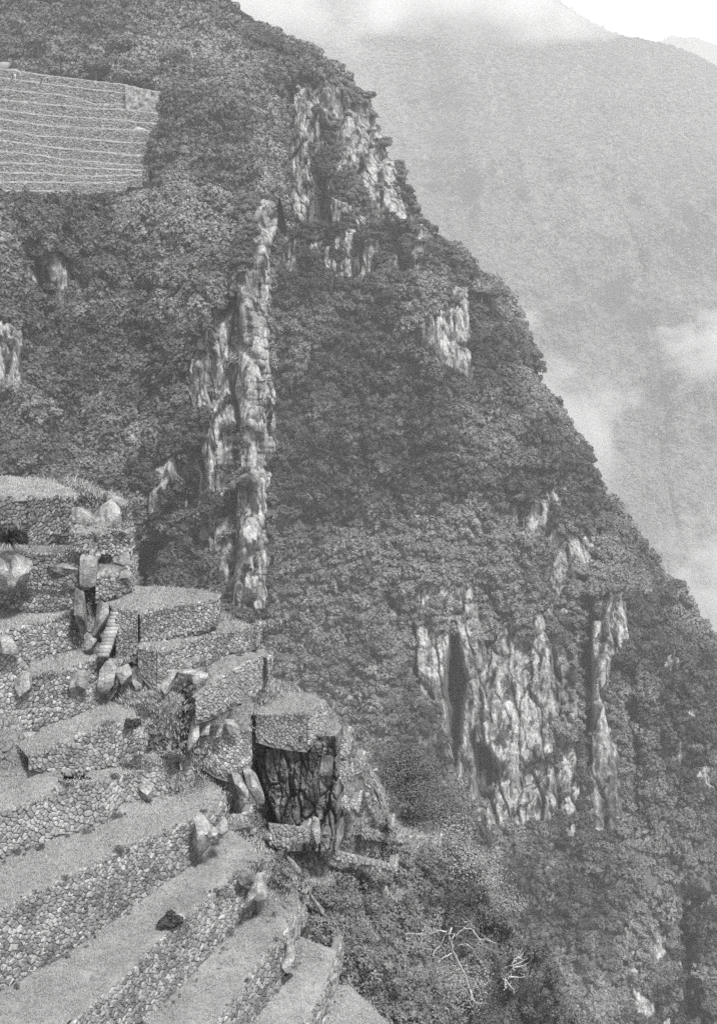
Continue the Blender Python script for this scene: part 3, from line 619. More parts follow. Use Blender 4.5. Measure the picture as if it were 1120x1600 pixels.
# the round platform and its ledges
GR = 'walls of the rounded platform'
R1 = stone_wall([(345, 934, 952, -20), (342, 936, 978, -20), (321, 940, 982, -20), (294, 944, 990, -20), (254, 949, 999, -20), (219, 951, 1008, -20)], 'curved wall of the round grassy platform', GR, .17, .12, 200, 20, ragged=.05, ret=0)
R1b = stone_wall([(216, 951, 1018, -20.02), (205, 952, 1024, -20.02), (192, 953, 1030, -20.02), (182, 968, 1034, -20.4)], 'narrow shaded wall between the stairs and the round platform', GR, .15, .11, 60, 21, tone=(0, .8), ret=0)  # stone tones lowered, so the shade of this wall is in its colour
R2 = stone_wall([(402, 984, 1010, -21.5), (394, 979, 1012, -21.5), (356, 987, 1022, -21.5), (324, 993, 1046, -21.5), (286, 1004, 1062, -21.5), (254, 1015, 1084, -21.5), (246, 1016, 1078, -21.5)], 'ledge wall just below the round platform with boulders beneath', GR, .17, .13, 160, 22)
R2b = stone_wall([(245, 1016, 1076, -21.5), (230, 1013, 1062, -21.4), (216, 1010, 1048, -21.3)], 'dark return wall at the left end of the ledge', GR, .16, .12, 40, 23, tone=(0, .5), ret=0)  # darker stone tones paint the shade of this left-facing side
R3 = stone_wall([(419, 1030, 1056, -22.6), (415, 1021, 1062, -22.6), (388, 1034, 1098, -22.6), (356, 1051, 1102, -22.6), (332, 1066, 1118, -22.7), (306, 1090, 1126, -23.2)], 'pale ledge wall at the outer corner above the ravine', GR, .17, .13, 120, 24, tone=(.3, 1))
R4 = stone_wall([(386, 1140, 1212, -25.4), (350, 1146, 1214, -25.5), (318, 1150, 1196, -25.5)], 'rubble wall beside the standing triangular slabs', GR, .18, .14, 50, 25)
B1 = stone_wall([(480, 1112, 1168, -25.0), (455, 1115, 1166, -25.0), (430, 1116, 1163, -25.0), (400, 1118, 1155, -25.0)], 'shaded face of the square platform above the dark cave', GR, .17, .12, 120, 26, tone=(0, .75), ret=0)  # stones toned darker to paint the shaded side of the platform
B1r = stone_wall([(512, 1097, 1146, -25.0), (496, 1103, 1152, -25.0), (482, 1111, 1166, -25.0)], 'bright side face of the square platform above the dark cave', GR, .17, .13, 60, 27, tone=(.4, 1), ret=0)  # stones toned lighter to paint the lit side of the platform
B2 = stone_wall([(543, 1150, 1182, -26.6), (525, 1152, 1186, -26.6), (506, 1160, 1192, -26.7)], 'lower stone buttress right of the square platform', GR, .17, .13, 40, 28, tone=(.4, 1))
B3 = stone_wall([(566, 1186, 1204, -27.7), (540, 1190, 1222, -27.8), (512, 1196, 1222, -27.9)], 'broken wall stub below the stone buttress', GR, .17, .13, 40, 29, tone=(.3, 1))
S1 = stone_wall([(480, 1296, 1322, -30.6), (450, 1292, 1326, -30.5), (420, 1288, 1318, -30.3)], 'collapsed low wall in front of the cave mouth', GR, .2, .16, 40, 30, tone=(.3, 1))
S2 = stone_wall([(618, 1352, 1362, -33.2), (570, 1342, 1354, -32.8), (500, 1324, 1338, -32.3)], 'thin line of stones crossing the rough slope', GR, .22, .17, 40, 31, tone=(.4, 1))
S4 = stone_wall([(612, 1288, 1302, -32.4), (596, 1240, 1258, -30.8), (578, 1206, 1224, -29.8)], 'tumbled line of pale stones down the skyline edge of the stony slope', G1, .26, .2, 60, 33, tone=(.4, 1))
S5 = stone_wall([(688, 1310, 1320, -38.1), (650, 1306, 1318, -35.6), (620, 1303, 1316, -33.7), (566, 1296, 1310, -32.2)], 'long low wall under the pale grassy ledge', G1, .24, .18, 60, 34, tone=(.2, .9))
S6 = stone_wall([(560, 1252, 1266, -30.2), (535, 1244, 1262, -29.6), (520, 1240, 1262, -29.3)], 'short low wall on the stony slope right of the cave', G1, .22, .17, 40, 35, tone=(.3, 1))
S3 = stone_wall([(388, 1272, 1292, -28.8), (360, 1276, 1300, -28.8)], 'stub of broken wall behind the standing slab', GR, .2, .16, 20, 32)

def ends(W): return [tuple(p) for p in (W.T[1:] if W.ret else W.T)]
def basep(W): return [tuple(p) for p in (W.B[1:] if W.ret else W.B)]
tread([pz(618, 1606, -36.3), pz(586, 1572, -36.1), pz(549, 1538, -35.8)], [pz(470, 1700, -38), pz(497, 1625, -36.6), pz(532, 1532, -35.2)], seed=1)
tread(ends(W5) + [pz(455, 1650, -35.8)], [pz(480, 1462, -32.6)] + basep(W4)[1:] + [pz(290, 1740, -36.6)], seed=2)
tread(ends(W4) + [pz(270, 1690, -34.8)], [pz(428, 1398, -31)] + basep(W3) + [pz(60, 1770, -34.6)], seed=3, nseg=60)
tread([pz(398, 1320, -29.6)] + ends(W3), [pz(352, 1288, -29.2)] + basep(W2), seed=4, nseg=70)
tread([pz(352, 1240, -28)] + ends(W2), [pz(320, 1210, -27)] + basep(W1), seed=5, nseg=80)
tread(ends(W1)[:5], [tuple(pz(283, 1168, -25.6)), tuple(pz(250, 1172, -26.0))] + basep(W0)[:5], seed=6)
tread(ends(W1)[5:], [pz(112, 1218, -25.6), pz(75, 1216, -25.6), pz(40, 1210, -25.6), pz(-60, 1208, -25.6)], seed=7)
tread(ends(W0), [pz(205, 1098, -24)] + basep(Wm1)[1:] + [pz(30, 1165, -24.6)], seed=8)
tread(ends(Wm1)[1:], [pz(150, 1014, -22)] + basep(Wm2)[1:4] + [pz(48, 1040, -21.9)], seed=9)
tread(ends(Wm2), [pz(118, 938, -20)] + basep(Wm3)[1:], seed=10)
tread(ends(Wm3), [pz(130, 908, -19)] + basep(Wm4)[1:], seed=11)
tread(ends(Wm4), [pz(140, 856, -17.3), pz(90, 852, -17.3), pz(-50, 850, -17.3)], seed=12)
tread(ends(Wm5), [pz(132, 824, -16.8), pz(105, 822, -16.8), pz(78, 824, -16.8)], seed=13, nseg=16)
tread(ends(Wr0), [pz(196, 826, -17), pz(170, 826, -17), pz(142, 826, -17)], seed=14, nseg=16)
tread([pz(122, 772, -15.2)] + ends(Wm6)[:3] + ends(Wm7)[1:], [pz(108, 766, -15.2), pz(90, 755, -15.2), pz(60, 749, -15.2), pz(20, 746, -15.1), pz(-60, 746, -15.1)], seed=15)
tread(ends(R1) + ends(R1b)[1:3], [pz(344, 930, -20), pz(324, 925, -20), pz(291, 920, -20), pz(254, 918, -20), pz(206, 921, -20), pz(170, 942, -20)], seed=16)
tread(ends(R2)[1:], [pz(392, 977, -21.5), pz(352, 972, -21.5), pz(341, 979, -21.5), pz(307, 984, -21.5), pz(281, 992, -21.5), pz(254, 1000, -21.5), pz(222, 1008, -21.5)], seed=17)
tread(ends(R3)[1:], [pz(414, 1015, -22.6), pz(401, 1008, -22.6), pz(362, 1019, -22.6), pz(332, 1040, -22.6), pz(322, 1062, -22.8)], seed=18)
tread([pz(511, 1096, -25), pz(496, 1102, -25)] + ends(B1), [pz(482, 1084, -25), pz(455, 1085, -25), pz(415, 1086, -25), pz(392, 1102, -25)], seed=19, nseg=24)
tread(ends(B2), [pz(536, 1136, -26.4), pz(522, 1128, -26.4), pz(506, 1128, -26.4)], seed=20, nseg=16)

tread([pz(100, 1212, -25.5), pz(50, 1209, -25.5), pz(-60, 1207, -25.5)], [pz(70, 1152, -24.9), pz(48, 1156, -25.1), pz(-60, 1158, -25.2)], seed=24, nacr=12, rough=.14, dens=.5, m=M_hill)
tread([tuple(p) for p in R4.T[1:]], [pz(392, 1100, -24.3), pz(356, 1103, -24.2), pz(332, 1119, -24.4), pz(308, 1127, -24.6)], seed=25, nacr=10, rough=.14, dens=.5, m=M_hill)
# ---- the far stack of narrow terraces
GF = 'tiers of the far terraces'
rowsF = [([(-30, 104), (0, 107), (45, 113), (90, 120), (190, 131), (255, 145), (262, 147)], 'topmost far tier with people walking below its crest'),
 ([(-30, 119), (0, 121), (45, 127), (100, 133), (200, 146), (262, 152)], 'second far tier from the top, reaching the corner'),
 ([(-30, 137), (0, 139), (50, 144), (100, 148), (150, 162), (244, 163), (258, 166)], 'third far tier from the top'),
 ([(-30, 153), (0, 155), (62, 161), (120, 166), (205, 172), (258, 178)], 'fourth far tier from the top'),
 ([(-30, 167), (0, 170), (62, 179), (125, 183), (180, 187), (252, 193)], 'fifth far tier from the top'),
 ([(-30, 182), (0, 185), (62, 195), (125, 199), (205, 203), (246, 205)], 'sixth far tier, ending at the heap of rocks'),
 ([(-30, 199), (0, 202), (57, 211), (125, 216), (198, 222), (240, 224)], 'seventh far tier with a strong pale edge'),
 ([(-30, 216), (0, 219), (62, 227), (125, 234), (217, 243), (238, 244)], 'eighth far tier from the top'),
 ([(-30, 234), (0, 236), (62, 242), (100, 249), (175, 255), (232, 259)], 'ninth far tier, the longest of the lower ones'),
 ([(-30, 252), (0, 254), (62, 256), (115, 261), (232, 266)], 'tenth far tier from the top'),
 ([(-30, 268), (0, 269), (75, 271), (125, 275), (222, 273)], 'eleventh far tier from the top'),
 ([(-30, 283), (0, 284), (75, 284), (115, 285), (198, 285)], 'twelfth far tier from the top'),
 ([(-30, 297), (8, 297), (75, 298), (112, 298)], 'thirteenth far tier, ending in grass'),
 ([(-30, 309), (5, 309), (80, 310)], 'lowest far tier, shortest and almost overgrown')]
def far_tier(pts, label, Y, hpx, seed):
    A = np.array(pts, float); n = max(16, int((A[-1, 0] - A[0, 0]) / 1.6)); px = np.linspace(A[0, 0], A[-1, 0], n); py = np.interp(px, A[:, 0], A[:, 1]) + fbm(np.stack([px * .06, px * 0, px * 0 + seed], -1), 4, seed) * 1.1
    P0 = at_np(px, py, np.full(n, Y)); rowsP = []; H = hpx * Y / F
    for k, f in enumerate(np.linspace(0, 1, 11)):
        p = P0.copy(); p[:, 2] -= H * f; p[:, 1] -= f * .35; dn = fbm(p * 1.1, 4, 7 + seed); p[:, 1] += dn * .45; p[:, 2] += vnoise(p * .9, 3) * .12 if k else 0; rowsP.append(p)
    root = thing('far_terrace_wall', Vector(P0[n // 2] - np.array([0, 0, H])), label + ' on the distant slope', 'wall', GF); org = np.array(root.location)
    cap = P0 + np.array([0, 3.2, 0]); G = np.stack([cap + np.array([0, 0, -3.0]), cap] + rowsP)
    link('wall_face', mesh_np('wall_face', (G - org).reshape(-1, 3), grid_faces(G.shape[0], n), M_stone_far, attrs={'tone': np.tile(rng.uniform(.2, .9, n), G.shape[0])}), root)
    # pale turf lip on the crest
    keep = 1; lh = .14; L0 = P0 + np.array([0, -.30, -.1 - lh]); L1 = P0 + np.array([0, -.34, .04]); L2 = P0 + np.array([0, 1.6, .05])
    wob = (vnoise(np.stack([px * .3, px * 0, px * 0], -1), seed) + vnoise(np.stack([px * .08, px * 0, px * 0], -1), seed + 3) * 1.3)[:, None] * np.array([0, .3, .12]); link('turf_edge', mesh_np('turf_edge', (np.stack([L2, L1 + wob, L0 + wob]) - org).reshape(-1, 3), grid_faces(3, n), M_lip), root)
    # protruding stones of the face, too small to pick apart
    r = np.random.default_rng(seed); m = int(n * 16); u = r.uniform(0, 1, m); ii = u * (n - 1); f = r.uniform(.08, .98, m)
    base = np.stack([np.interp(ii, np.arange(n), P0[:, k]) for k in range(3)], -1); base[:, 2] -= H * f; base[:, 1] -= f * .35 + .3
    s = r.uniform(.1, .42, (m, 1, 1)) * np.array([1, .8, .7]); Vc = base[:, None] + s * np.array([(-1, 0, 0), (0, 0, -1), (1, 0, 0), (0, 0, 1), (0, -1, 0), (0, 1, 0)]) 
    Tt = np.array([(0, 1, 4), (1, 2, 4), (2, 3, 4), (3, 0, 4)]); Ft = (np.arange(m)[:, None, None] * 6 + Tt).reshape(-1, 3)
    tag(link('small_stones', mesh_np('small_stones', (Vc.reshape(-1, 3) - org), Ft, M_stone_far, attrs={'tone': np.repeat(r.uniform(0, 1, m), 6)}), root), kind='stuff')
NF = len(rowsF)
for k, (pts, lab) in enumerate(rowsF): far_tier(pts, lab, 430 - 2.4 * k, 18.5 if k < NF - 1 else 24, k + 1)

def far_corner():
    pts = [(196, 134), (228, 139), (256, 146), (261, 150)]; A = np.array(pts, float); n = 40; px = np.linspace(196, 261, n); py = np.interp(px, A[:, 0], A[:, 1]); P0 = at_np(px, py, np.full(n, 424.5)); rr = []
    for f in np.linspace(0, 1, 24):
        p = P0.copy(); p[:, 2] -= f * 54 * 424 / F; p[:, 1] -= f * 1.2; p[:, 1] += fbm(p * .8, 4, 3) * .9 + np.clip(px - 246, 0, 20) * .6; rr.append(p)
    G = np.stack([P0 + np.array([0, 12, 0])] + rr); root = thing('far_terrace_wall', Vector(rr[-1][n // 2]), 'tall solid wall closing the right corner of the distant terraces', 'wall', GF); org = np.array(root.location)
    link('wall_face', mesh_np('wall_face', (G - org).reshape(-1, 3), grid_faces(G.shape[0], n), M_stone_far, attrs={'tone': rng.uniform(.1, .7, G.shape[0] * n)}), root)
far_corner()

tread([at(-30, 350, 404), at(120, 340, 404), at(245, 322, 404), at(268, 300, 404)], [at(-30, 316, 414), at(115, 312, 414), at(212, 286, 415), at(236, 250, 417)], seed=30, m=M_turf, nseg=60, nacr=14, rough=.8, dens=0)

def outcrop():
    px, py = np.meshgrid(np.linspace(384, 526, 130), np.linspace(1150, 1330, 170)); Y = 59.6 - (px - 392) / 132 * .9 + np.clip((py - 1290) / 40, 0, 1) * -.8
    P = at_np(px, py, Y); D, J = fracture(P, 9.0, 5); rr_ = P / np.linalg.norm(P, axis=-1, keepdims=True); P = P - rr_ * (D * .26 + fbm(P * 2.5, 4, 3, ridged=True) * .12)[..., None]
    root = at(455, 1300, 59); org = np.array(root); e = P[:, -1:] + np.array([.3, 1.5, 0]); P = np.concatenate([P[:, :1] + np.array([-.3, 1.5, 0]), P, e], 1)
    S = np.concatenate([J[:, :1], J, J[:, -1:]], 1) * .9; o = link('rock_outcrop', mesh_np('rock_outcrop', (P - org).reshape(-1, 3), grid_faces(*P.shape[:2]), M_darkrock, smooth=True, attrs={'stain_shade': S.ravel()}), None, root)  # joint mask darkens the rock colour like shade in the cracks
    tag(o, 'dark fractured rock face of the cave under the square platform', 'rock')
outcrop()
# ================================================================== VEGETATION
kit_far = protos('foliage_clump', lambda k: clump_mesh('foliage_clump', M_leaf_far, 100 + k, 300, .25), 8)
kit_hill = protos('canopy_clump', lambda k: clump_mesh('canopy_clump', M_leaf_hill, 130 + k, 420, .2, 1.0, 5), 8)
kit_mid = protos('foliage_clump_mid', lambda k: clump_mesh('foliage_clump_mid', M_leaf_mid, 120 + k, 360, .22), 8)
kit_near = protos('bush_clump', lambda k: clump_mesh('bush_clump', M_leaf_near, 140 + k, 700, .12), 6)
kit_pale = protos('pale_clump', lambda k: clump_mesh('pale_clump', M_leaf_pale, 160 + k, 600, .12), 4)
kit_tuft = protos('grass_tuft', lambda k: tuft_mesh('grass_tuft', M_grass, 180 + k, 18, .075, .26, .012), 6)
kit_rough = protos('rough_tuft', lambda k: tuft_mesh('rough_tuft', M_grass_rough, 190 + k, 22, .17, .28, .018), 6)
def veg_scales(n, lo, hi, p=1.6, zs=(.7, 1.1)):
    s = lo + (hi - lo) * rng.uniform(size=n) ** p; return np.stack([s, s, s * rng.uniform(*zs, n)], -1)
p, nn, px, py = sample(main, 60000, lambda x, y, r: np.where(r < .42, 1.0, np.where(r < .6, .3, np.where(r < .85, .035, .004))) * np.where(x < 340, 0, 1))
ok = rng.uniform(size=len(p)) > grassy(p) * .8; p, nn, px, py = p[ok], nn[ok], px[ok], py[ok]
sc = veg_scales(len(p), .8, 2.6, 2.4); sc *= np.where(rng.uniform(size=len(p)) < .05, 1.6, 1.0)[:, None]; sc *= np.where((px > 395) & (py > 120) & (py < 440) & (px < 665), .62, 1.0)[:, None]; scatter('mountain_shrubs', p + nn * .3, sc, blend_up(nn), kit_far, 8, 'dense dark shrubs covering the steep right-hand mountain', 'shrubs')
p, nn, px, py = sample(upper, 17000, lambda x, y, r: np.where(r < .6, 1.0, .2))
ok = ~((px < np.interp(py, [100, 215, 240, 330], [268, 262, 248, 262])) & (py > 100) & (py < 330) & (py > np.interp(px, [0, 262], [112, 150])) & (py < 330))
p, nn = p[ok], nn[ok]; sc = veg_scales(len(p), 1.3, 3.9, 1.6); scatter('hill_forest', p + nn * .6, sc, blend_up(nn, .8), kit_hill, 8, 'rounded cloud-forest canopy on the hill above the far terraces', 'forest')
p, nn, px, py = sample(mid, 26000, lambda x, y, r: np.where(r < .42, 1.0, np.where(r < .6, .3, np.where(r < .85, .035, .004))))
sc = veg_scales(len(p), .7, 2.9, 2.0); sc *= np.where(((px > 360) & (px < 440) & (py < 560)) | (px > 400), .5, 1.0)[:, None]; scatter('cliff_shrubs', p + nn * .25, sc, blend_up(nn), kit_mid, 8, 'mid-grey shrubs clinging to the cliff around the pale rock rib', 'shrubs')
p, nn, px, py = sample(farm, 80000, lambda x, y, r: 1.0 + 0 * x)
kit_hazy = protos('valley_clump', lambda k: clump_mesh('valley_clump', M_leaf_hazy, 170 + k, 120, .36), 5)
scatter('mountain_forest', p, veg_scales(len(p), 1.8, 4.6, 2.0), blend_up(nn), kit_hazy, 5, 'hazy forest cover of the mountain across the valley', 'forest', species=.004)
# rough growth on the near hillside
def nohard(x, y, r): return np.where((x < 620) & (y < 1330), .55, 1.0)
p, nn, px, py = sample(hill, 24000, lambda x, y, r: np.where(r < .55, 1, .35))
scatter('rough_grass', p, veg_scales(len(p), .5, 1.3, 1.5), blend_up(nn, .7), kit_rough, 6, 'rough tussock grass between the terrace walls and on the near slope', 'grass')
p, nn, px, py = sample(hill, 2400, lambda x, y, r: np.clip(((x - 560) / 130 + (y - 1330) / 120) * .6, 0, 1) * (y > 1325) + .05 * (x > 395) * (y > 1180))
scatter('slope_undergrowth', p + nn * .1, veg_scales(len(p), .35, 1.0, 1.6), blend_up(nn), kit_near, 6, 'low undergrowth on the near slope below the terraces', 'undergrowth')
# turf blades
TP, TS = [], []
for P, dens in TREADS:
    a, b, c = P[1:-1, :-1], P[1:-1, 1:], P[2:, :-1]; ar = np.linalg.norm(np.cross(b - a, c - a), axis=-1).ravel(); n = int(ar.sum() * 95 * dens); k = rng.choice(len(ar), n, p=ar / ar.sum()); i, j = k // a.shape[1] + 1, k % a.shape[1]; u, v = rng.uniform(size=(2, n, 1))
    TP.append(P[i, j] * (1 - u) * (1 - v) + P[i, j + 1] * u * (1 - v) + P[i + 1, j] * (1 - u) * v + P[i + 1, j + 1] * u * v)
TP = np.concatenate(TP); scatter('lawn_grass', TP, veg_scales(len(TP), .5, 1.2, 1.3), np.tile(UP, (len(TP), 1)), kit_tuft, 6, 'short pale cropped grass on the terrace lawns', 'grass')

WB, WN = [], []
for W in (W1, W2, W3, W4, W5, W0, Wm1, Wm2, R1, R2, R3):       # weeds along wall feet and crests
    for u in rng.uniform(0, W.L, int(W.L * 1.6)):
        uu = np.array([u]); b_, t_ = W.base(uu)[0], W.top(uu)[0]; n0 = W.P(uu, np.array([.1]), .2)[0] - W.P(uu, np.array([.1]), 0)[0]
        WB.append(b_ + n0 * rng.uniform(.6, 2.2) + np.array([0, 0, .02]) if rng.uniform() < .6 else t_ + n0 * rng.uniform(-.8, .2))
CG = []
for W in (W1, W2, W3, W4, W5, W0, Wm1, Wm2, Wm3, Wm4, Wm5, Wm6, Wm7, R1, R1b, R2, R2b, R3, R4, B1, B1r, B2, B3, Wr0, WL):     # turf fringe over the copings
    u = rng.uniform(0, W.L, int(W.L * 26)); q = W.P(u, W.h(u), rng.uniform(-.12, .09, len(u))); CG.append(q + np.array([0, 0, -.03]))
CG = np.concatenate(CG); CG = CG[vnoise(CG * 1.1, 9) > -.05]; scatter('crest_grass', CG, veg_scales(len(CG), .6, 1.7, 1.8), np.tile(UP, (len(CG), 1)), kit_tuft, 6, 'grass fringe hanging over the crests of the terrace walls', 'grass')
WB = np.array(WB); scatter('weeds', WB, veg_scales(len(WB), .06, .26, 2.5), np.tile(UP, (len(WB), 1)), kit_near, 6, 'small weeds along the feet and crests of the terrace walls', 'weeds')
def bush(px, py, Y, r, label, name='bush', cat='bush', m=None, n=1500, leaf=.1, zs=.8, seed=1, trunk=True, group=None, lobes=11, aspect=1.7):
    base = at(px, py, Y); root = thing(name, base, label, cat, group)
    me = clump_mesh('foliage', m or M_leaf_near, seed, n, leaf / r, 1.0, lobes, aspect, own=.4); o = link('foliage', me, root, (0, 0, r * .25)); o.scale = (r, r, r * zs); 
    if trunk:
        V, Fq = [], []; rr = np.random.default_rng(seed)
        for k in range(4):
            a = rr.uniform(0, 6.28); tip = np.array([math.cos(a) * .45 * r, math.sin(a) * .45 * r, r * zs * .8]); V0, F0 = tube([(0, 0, -.3), tuple(tip * .5 + rr.normal(size=3) * .06 * r), tuple(tip)], [.05 * r, .035 * r, .015 * r]); Fq.append(F0 + len(V) * 0 + sum(len(v) for v in V)); V.append(V0)
        link('stem', mesh_np('stem', np.concatenate(V), np.concatenate(Fq), M_bark), root)
    return root
def tube(pts, rad, n=6):
    P = np.array(pts, float); V = []
    for k in range(len(P)):
        d = P[min(k + 1, len(P) - 1)] - P[max(k - 1, 0)]; d /= np.linalg.norm(d) + 1e-9; a = np.cross(d, (0.3, .2, 1)); a /= np.linalg.norm(a) + 1e-9; b = np.cross(d, a)
        for j in range(n): t = 6.2832 * j / n; V.append(P[k] + (a * math.cos(t) + b * math.sin(t)) * rad[k])
    Fq = [(k * n + j, k * n + (j + 1) % n, (k + 1) * n + (j + 1) % n, (k + 1) * n + j) for k in range(len(P) - 1) for j in range(n)]
    return np.array(V), np.array(Fq)
# bushes that stand apart
bush(266, 1447, 50.6, .42, 'dark bush growing on the terrace edge above the widest lawn', n=900, leaf=.12, m=M_leaf_dark, seed=201)
bush(436, 1432, 53.4, .36, 'dark shrub at the upper end of the second lowest wall', n=700, leaf=.11, m=M_leaf_dark, seed=202)
bush(472, 1460, 53.6, .30, 'small round dark shrub beside the lowest lawn', n=600, leaf=.09, m=M_leaf_dark, seed=203)
bush(206, 1137, 55.6, .34, 'dark tuft of leaves on the right end of a short wall', n=500, leaf=.1, m=M_leaf_dark, seed=204)
bush(446, 1528, 52.0, .26, 'flat dark shrub at the foot of the second lowest wall', n=400, leaf=.09, m=M_leaf_dark, seed=205, zs=.5)
BS = [(665, 1375, 72, 2.6, 'wide feathery bush under the pale grassy ledge', M_leaf_pale, 3600, .13), (600, 1545, 62, 2.6, 'pale feathery bush overhanging the lowest lawn', M_leaf_pale, 3600, .12), (655, 1590, 62, 2.6, 'pale bush at the bottom edge beneath the bleached branches', M_leaf_pale, 3600, .12),
      (575, 1500, 62, 1.6, 'mid-grey bush beside the outer stone edge of the lawns', M_leaf_near, 2200, .12), (735, 1590, 66, 2.0, 'darker bush at the bottom edge right of the pale bush', M_leaf_deep, 2600, .13),
      (600, 1420, 68, 2.6, 'large dark bush just below the line of stones', M_leaf_deep, 3600, .15), (650, 1440, 69, 2.7, 'dark round bush above the bleached branches', M_leaf_deep, 4200, .15), (705, 1380, 74, 2.3, 'pale-topped bush on the crest of the near slope', M_leaf_pale, 3200, .13),
      (745, 1430, 78, 2.3, 'light wispy bush at the outer edge of the near slope', M_leaf_pale, 2600, .12), (690, 1455, 72, 2.2, 'dark bush behind the bleached branches', M_leaf_deep, 2800, .14),
      (790, 1590, 80, 2.6, 'dark bush at the bottom right of the near slope', M_leaf_deep, 3200, .14), (645, 1250, 76, 1.9, 'bushy treetop rising beside the cave slope', M_leaf_mid, 2000, .14), (622, 1212, 76, 1.6, 'leafy crown next to the broken wall stub', M_leaf_mid, 1600, .13),
      (680, 1300, 78, 2.1, 'dark bush behind the grassy ledge', M_leaf_near, 2600, .14), (785, 1510, 80, 1.7, 'sparse bush below the whitish dead twigs', M_leaf_near, 1800, .13)]
for k, (x, y, Y, r, lab, m_, n_, lf) in enumerate(BS): bush(x, y, Y, r, lab, m=m_, n=int(n_ * 3.6), leaf=lf * .62, seed=220 + k, group='bushes on the near slope', lobes=16, zs=.75)
# skyline trees of the far ridges
TR = [(400, 66, 478, 3.6, 'broad tree on the crest of the mountain under the cloud'), (380, 74, 478, 2.6, 'small tree left of the broad crest tree'), (424, 72, 480, 2.2, 'round tree right of the broad crest tree'), (480, 86, 482, 2.4, 'lone upright tree on the ridge below the crest'), (505, 108, 476, 2.6, 'ridge tree above the upper cliff face'),
      (770, 462, 440, 3.2, 'flat-topped tree on the notch of the right skyline'), (752, 456, 440, 2.2, 'small tree beside the flat-topped skyline tree'), (715, 408, 438, 2.6, 'tree on the skyline shoulder above the overhang'), (576, 152, 470, 2.6, 'tree at the outer corner of the upper cliff'), (1056, 915, 405, 2.6, 'tree standing on the lower right skyline')]
for k, (x, y, Y, r, lab) in enumerate(TR):
    root = thing('tree', at(x, y + r * 5, Y), lab, 'tree', 'trees along the ridge'); h = r * 1.3
    V, Fq = tube([(0, 0, -1), (.2, 0, h * .6), (.1, .1, h)], [.3, .22, .1]); link('trunk', mesh_np('trunk', V, Fq, M_bark), root)
    o = link('crown', clump_mesh('crown', M_leaf_hill, 300 + k, 700, .7 / r, 1.0, 9, own=.2), root, (0, 0, h * .75)); o.scale = (r, r, r * .62)
CT = [(150, 100, 440, 4.2), (95, 88, 444, 3.6), (215, 120, 440, 3.8), (262, 128, 438, 3.4), (300, 160, 432, 3.6), (345, 130, 438, 3.8), (60, 60, 458, 4.2), (190, 62, 458, 4.4), (280, 84, 452, 4.0), (320, 215, 424, 3.6), (282, 236, 420, 3.4), (305, 290, 414, 3.2), (360, 270, 414, 3.4), (20, 82, 446, 3.4)]
LT = ['nearest above the middle of the topmost far tier', 'behind the left part of the topmost far tier', 'above the right part of the topmost far tier', 'above the right corner of the topmost far tier', 'just right of the far terrace corner', 'high on the slope between the forest and the upper cliff', 'near the left edge high on the wooded hill', 'in the centre of the wooded hill', 'right of centre on the wooded hill', 'below the far terrace corner among dark shrubs', 'at the right ends of the middle far tiers', 'at the right ends of the lowest far tiers', 'above the tip of the pale rock rib', 'behind the small white hut at the left edge']
for k, (x, y, Y, r) in enumerate(CT):
    root = thing('tree', at(x, y + r * 4, Y), 'round-crowned forest tree ' + LT[k], 'tree', 'round-crowned trees of the wooded hill'); h = r * .9
    V, Fq = tube([(0, 0, -2), (.2, 0, h * .6), (.1, .1, h)], [.35, .25, .1]); link('trunk', mesh_np('trunk', V, Fq, M_bark), root)
    o = link('crown', clump_mesh('crown', M_leaf_hill, 330 + k, 1500, .6 / r, 1.0, 14, own=.3), root, (0, 0, h * .5)); o.scale = (r, r, r * .7)

# ================================================================== ROCKS
def boulder(px, py, wpx, hpx, Y, label, rot=0, depth=.8, seed=1, m=None, name='boulder', cuts=11, cat='boulder', group=None, stain_shade=0.0, sub=4, jag=1.0):
    """angular block broken by flat cuts, centred at a photo position, wpx by hpx in size"""
    import bmesh
    bm = bmesh.new(); bmesh.ops.create_icosphere(bm, subdivisions=sub, radius=1.0); V = np.array([v.co for v in bm.verts]); Fq = np.array([[v.index for v in f.verts] for f in bm.faces]); bm.free()
    r = np.random.default_rng(seed * 13 + 5)
    V = V / (np.abs(V) ** 5).sum(1, keepdims=True) ** .2                      # blocky body
    for k in range(cuts):
        d = r.normal(size=3); d /= np.linalg.norm(d); lim = r.uniform(.5, .95); e = V @ d - lim; V = V - np.where(e > 0, e, 0)[:, None] * d
    sh = np.array([[1, 0, r.uniform(-.25, .25)], [0, 1, 0], [r.uniform(-.15, .15), 0, 1]]); V = V @ sh.T
    V = V * (1 + .07 * jag * fbm(V * 1.3 + seed, 3, 3)[:, None]) + .035 * jag * fbm(V * 4.5 + seed, 3, 8, ridged=True)[:, None] * V
    c = at(px, py, Y); s = c.length / F
    V = V * np.array([wpx * s * .6, depth * (wpx + hpx) * s * .28, hpx * s * .6]); a = math.radians(rot); R = np.array([[math.cos(a), 0, math.sin(a)], [0, 1, 0], [-math.sin(a), 0, math.cos(a)]]); V = V @ R.T
    o = link(name, mesh_np(name, V, Fq, m or M_boulder, smooth=True, attrs={'rock': np.full(len(V), .95), 'stain_shade': np.clip(fbm(V * 1.1, 3, seed) * 1.6 + stain_shade, 0, 1)}), None, c)
    try: o.data.set_sharp_from_angle(angle=math.radians(24))
    except Exception: pass
    return tag(o, label, cat, group)
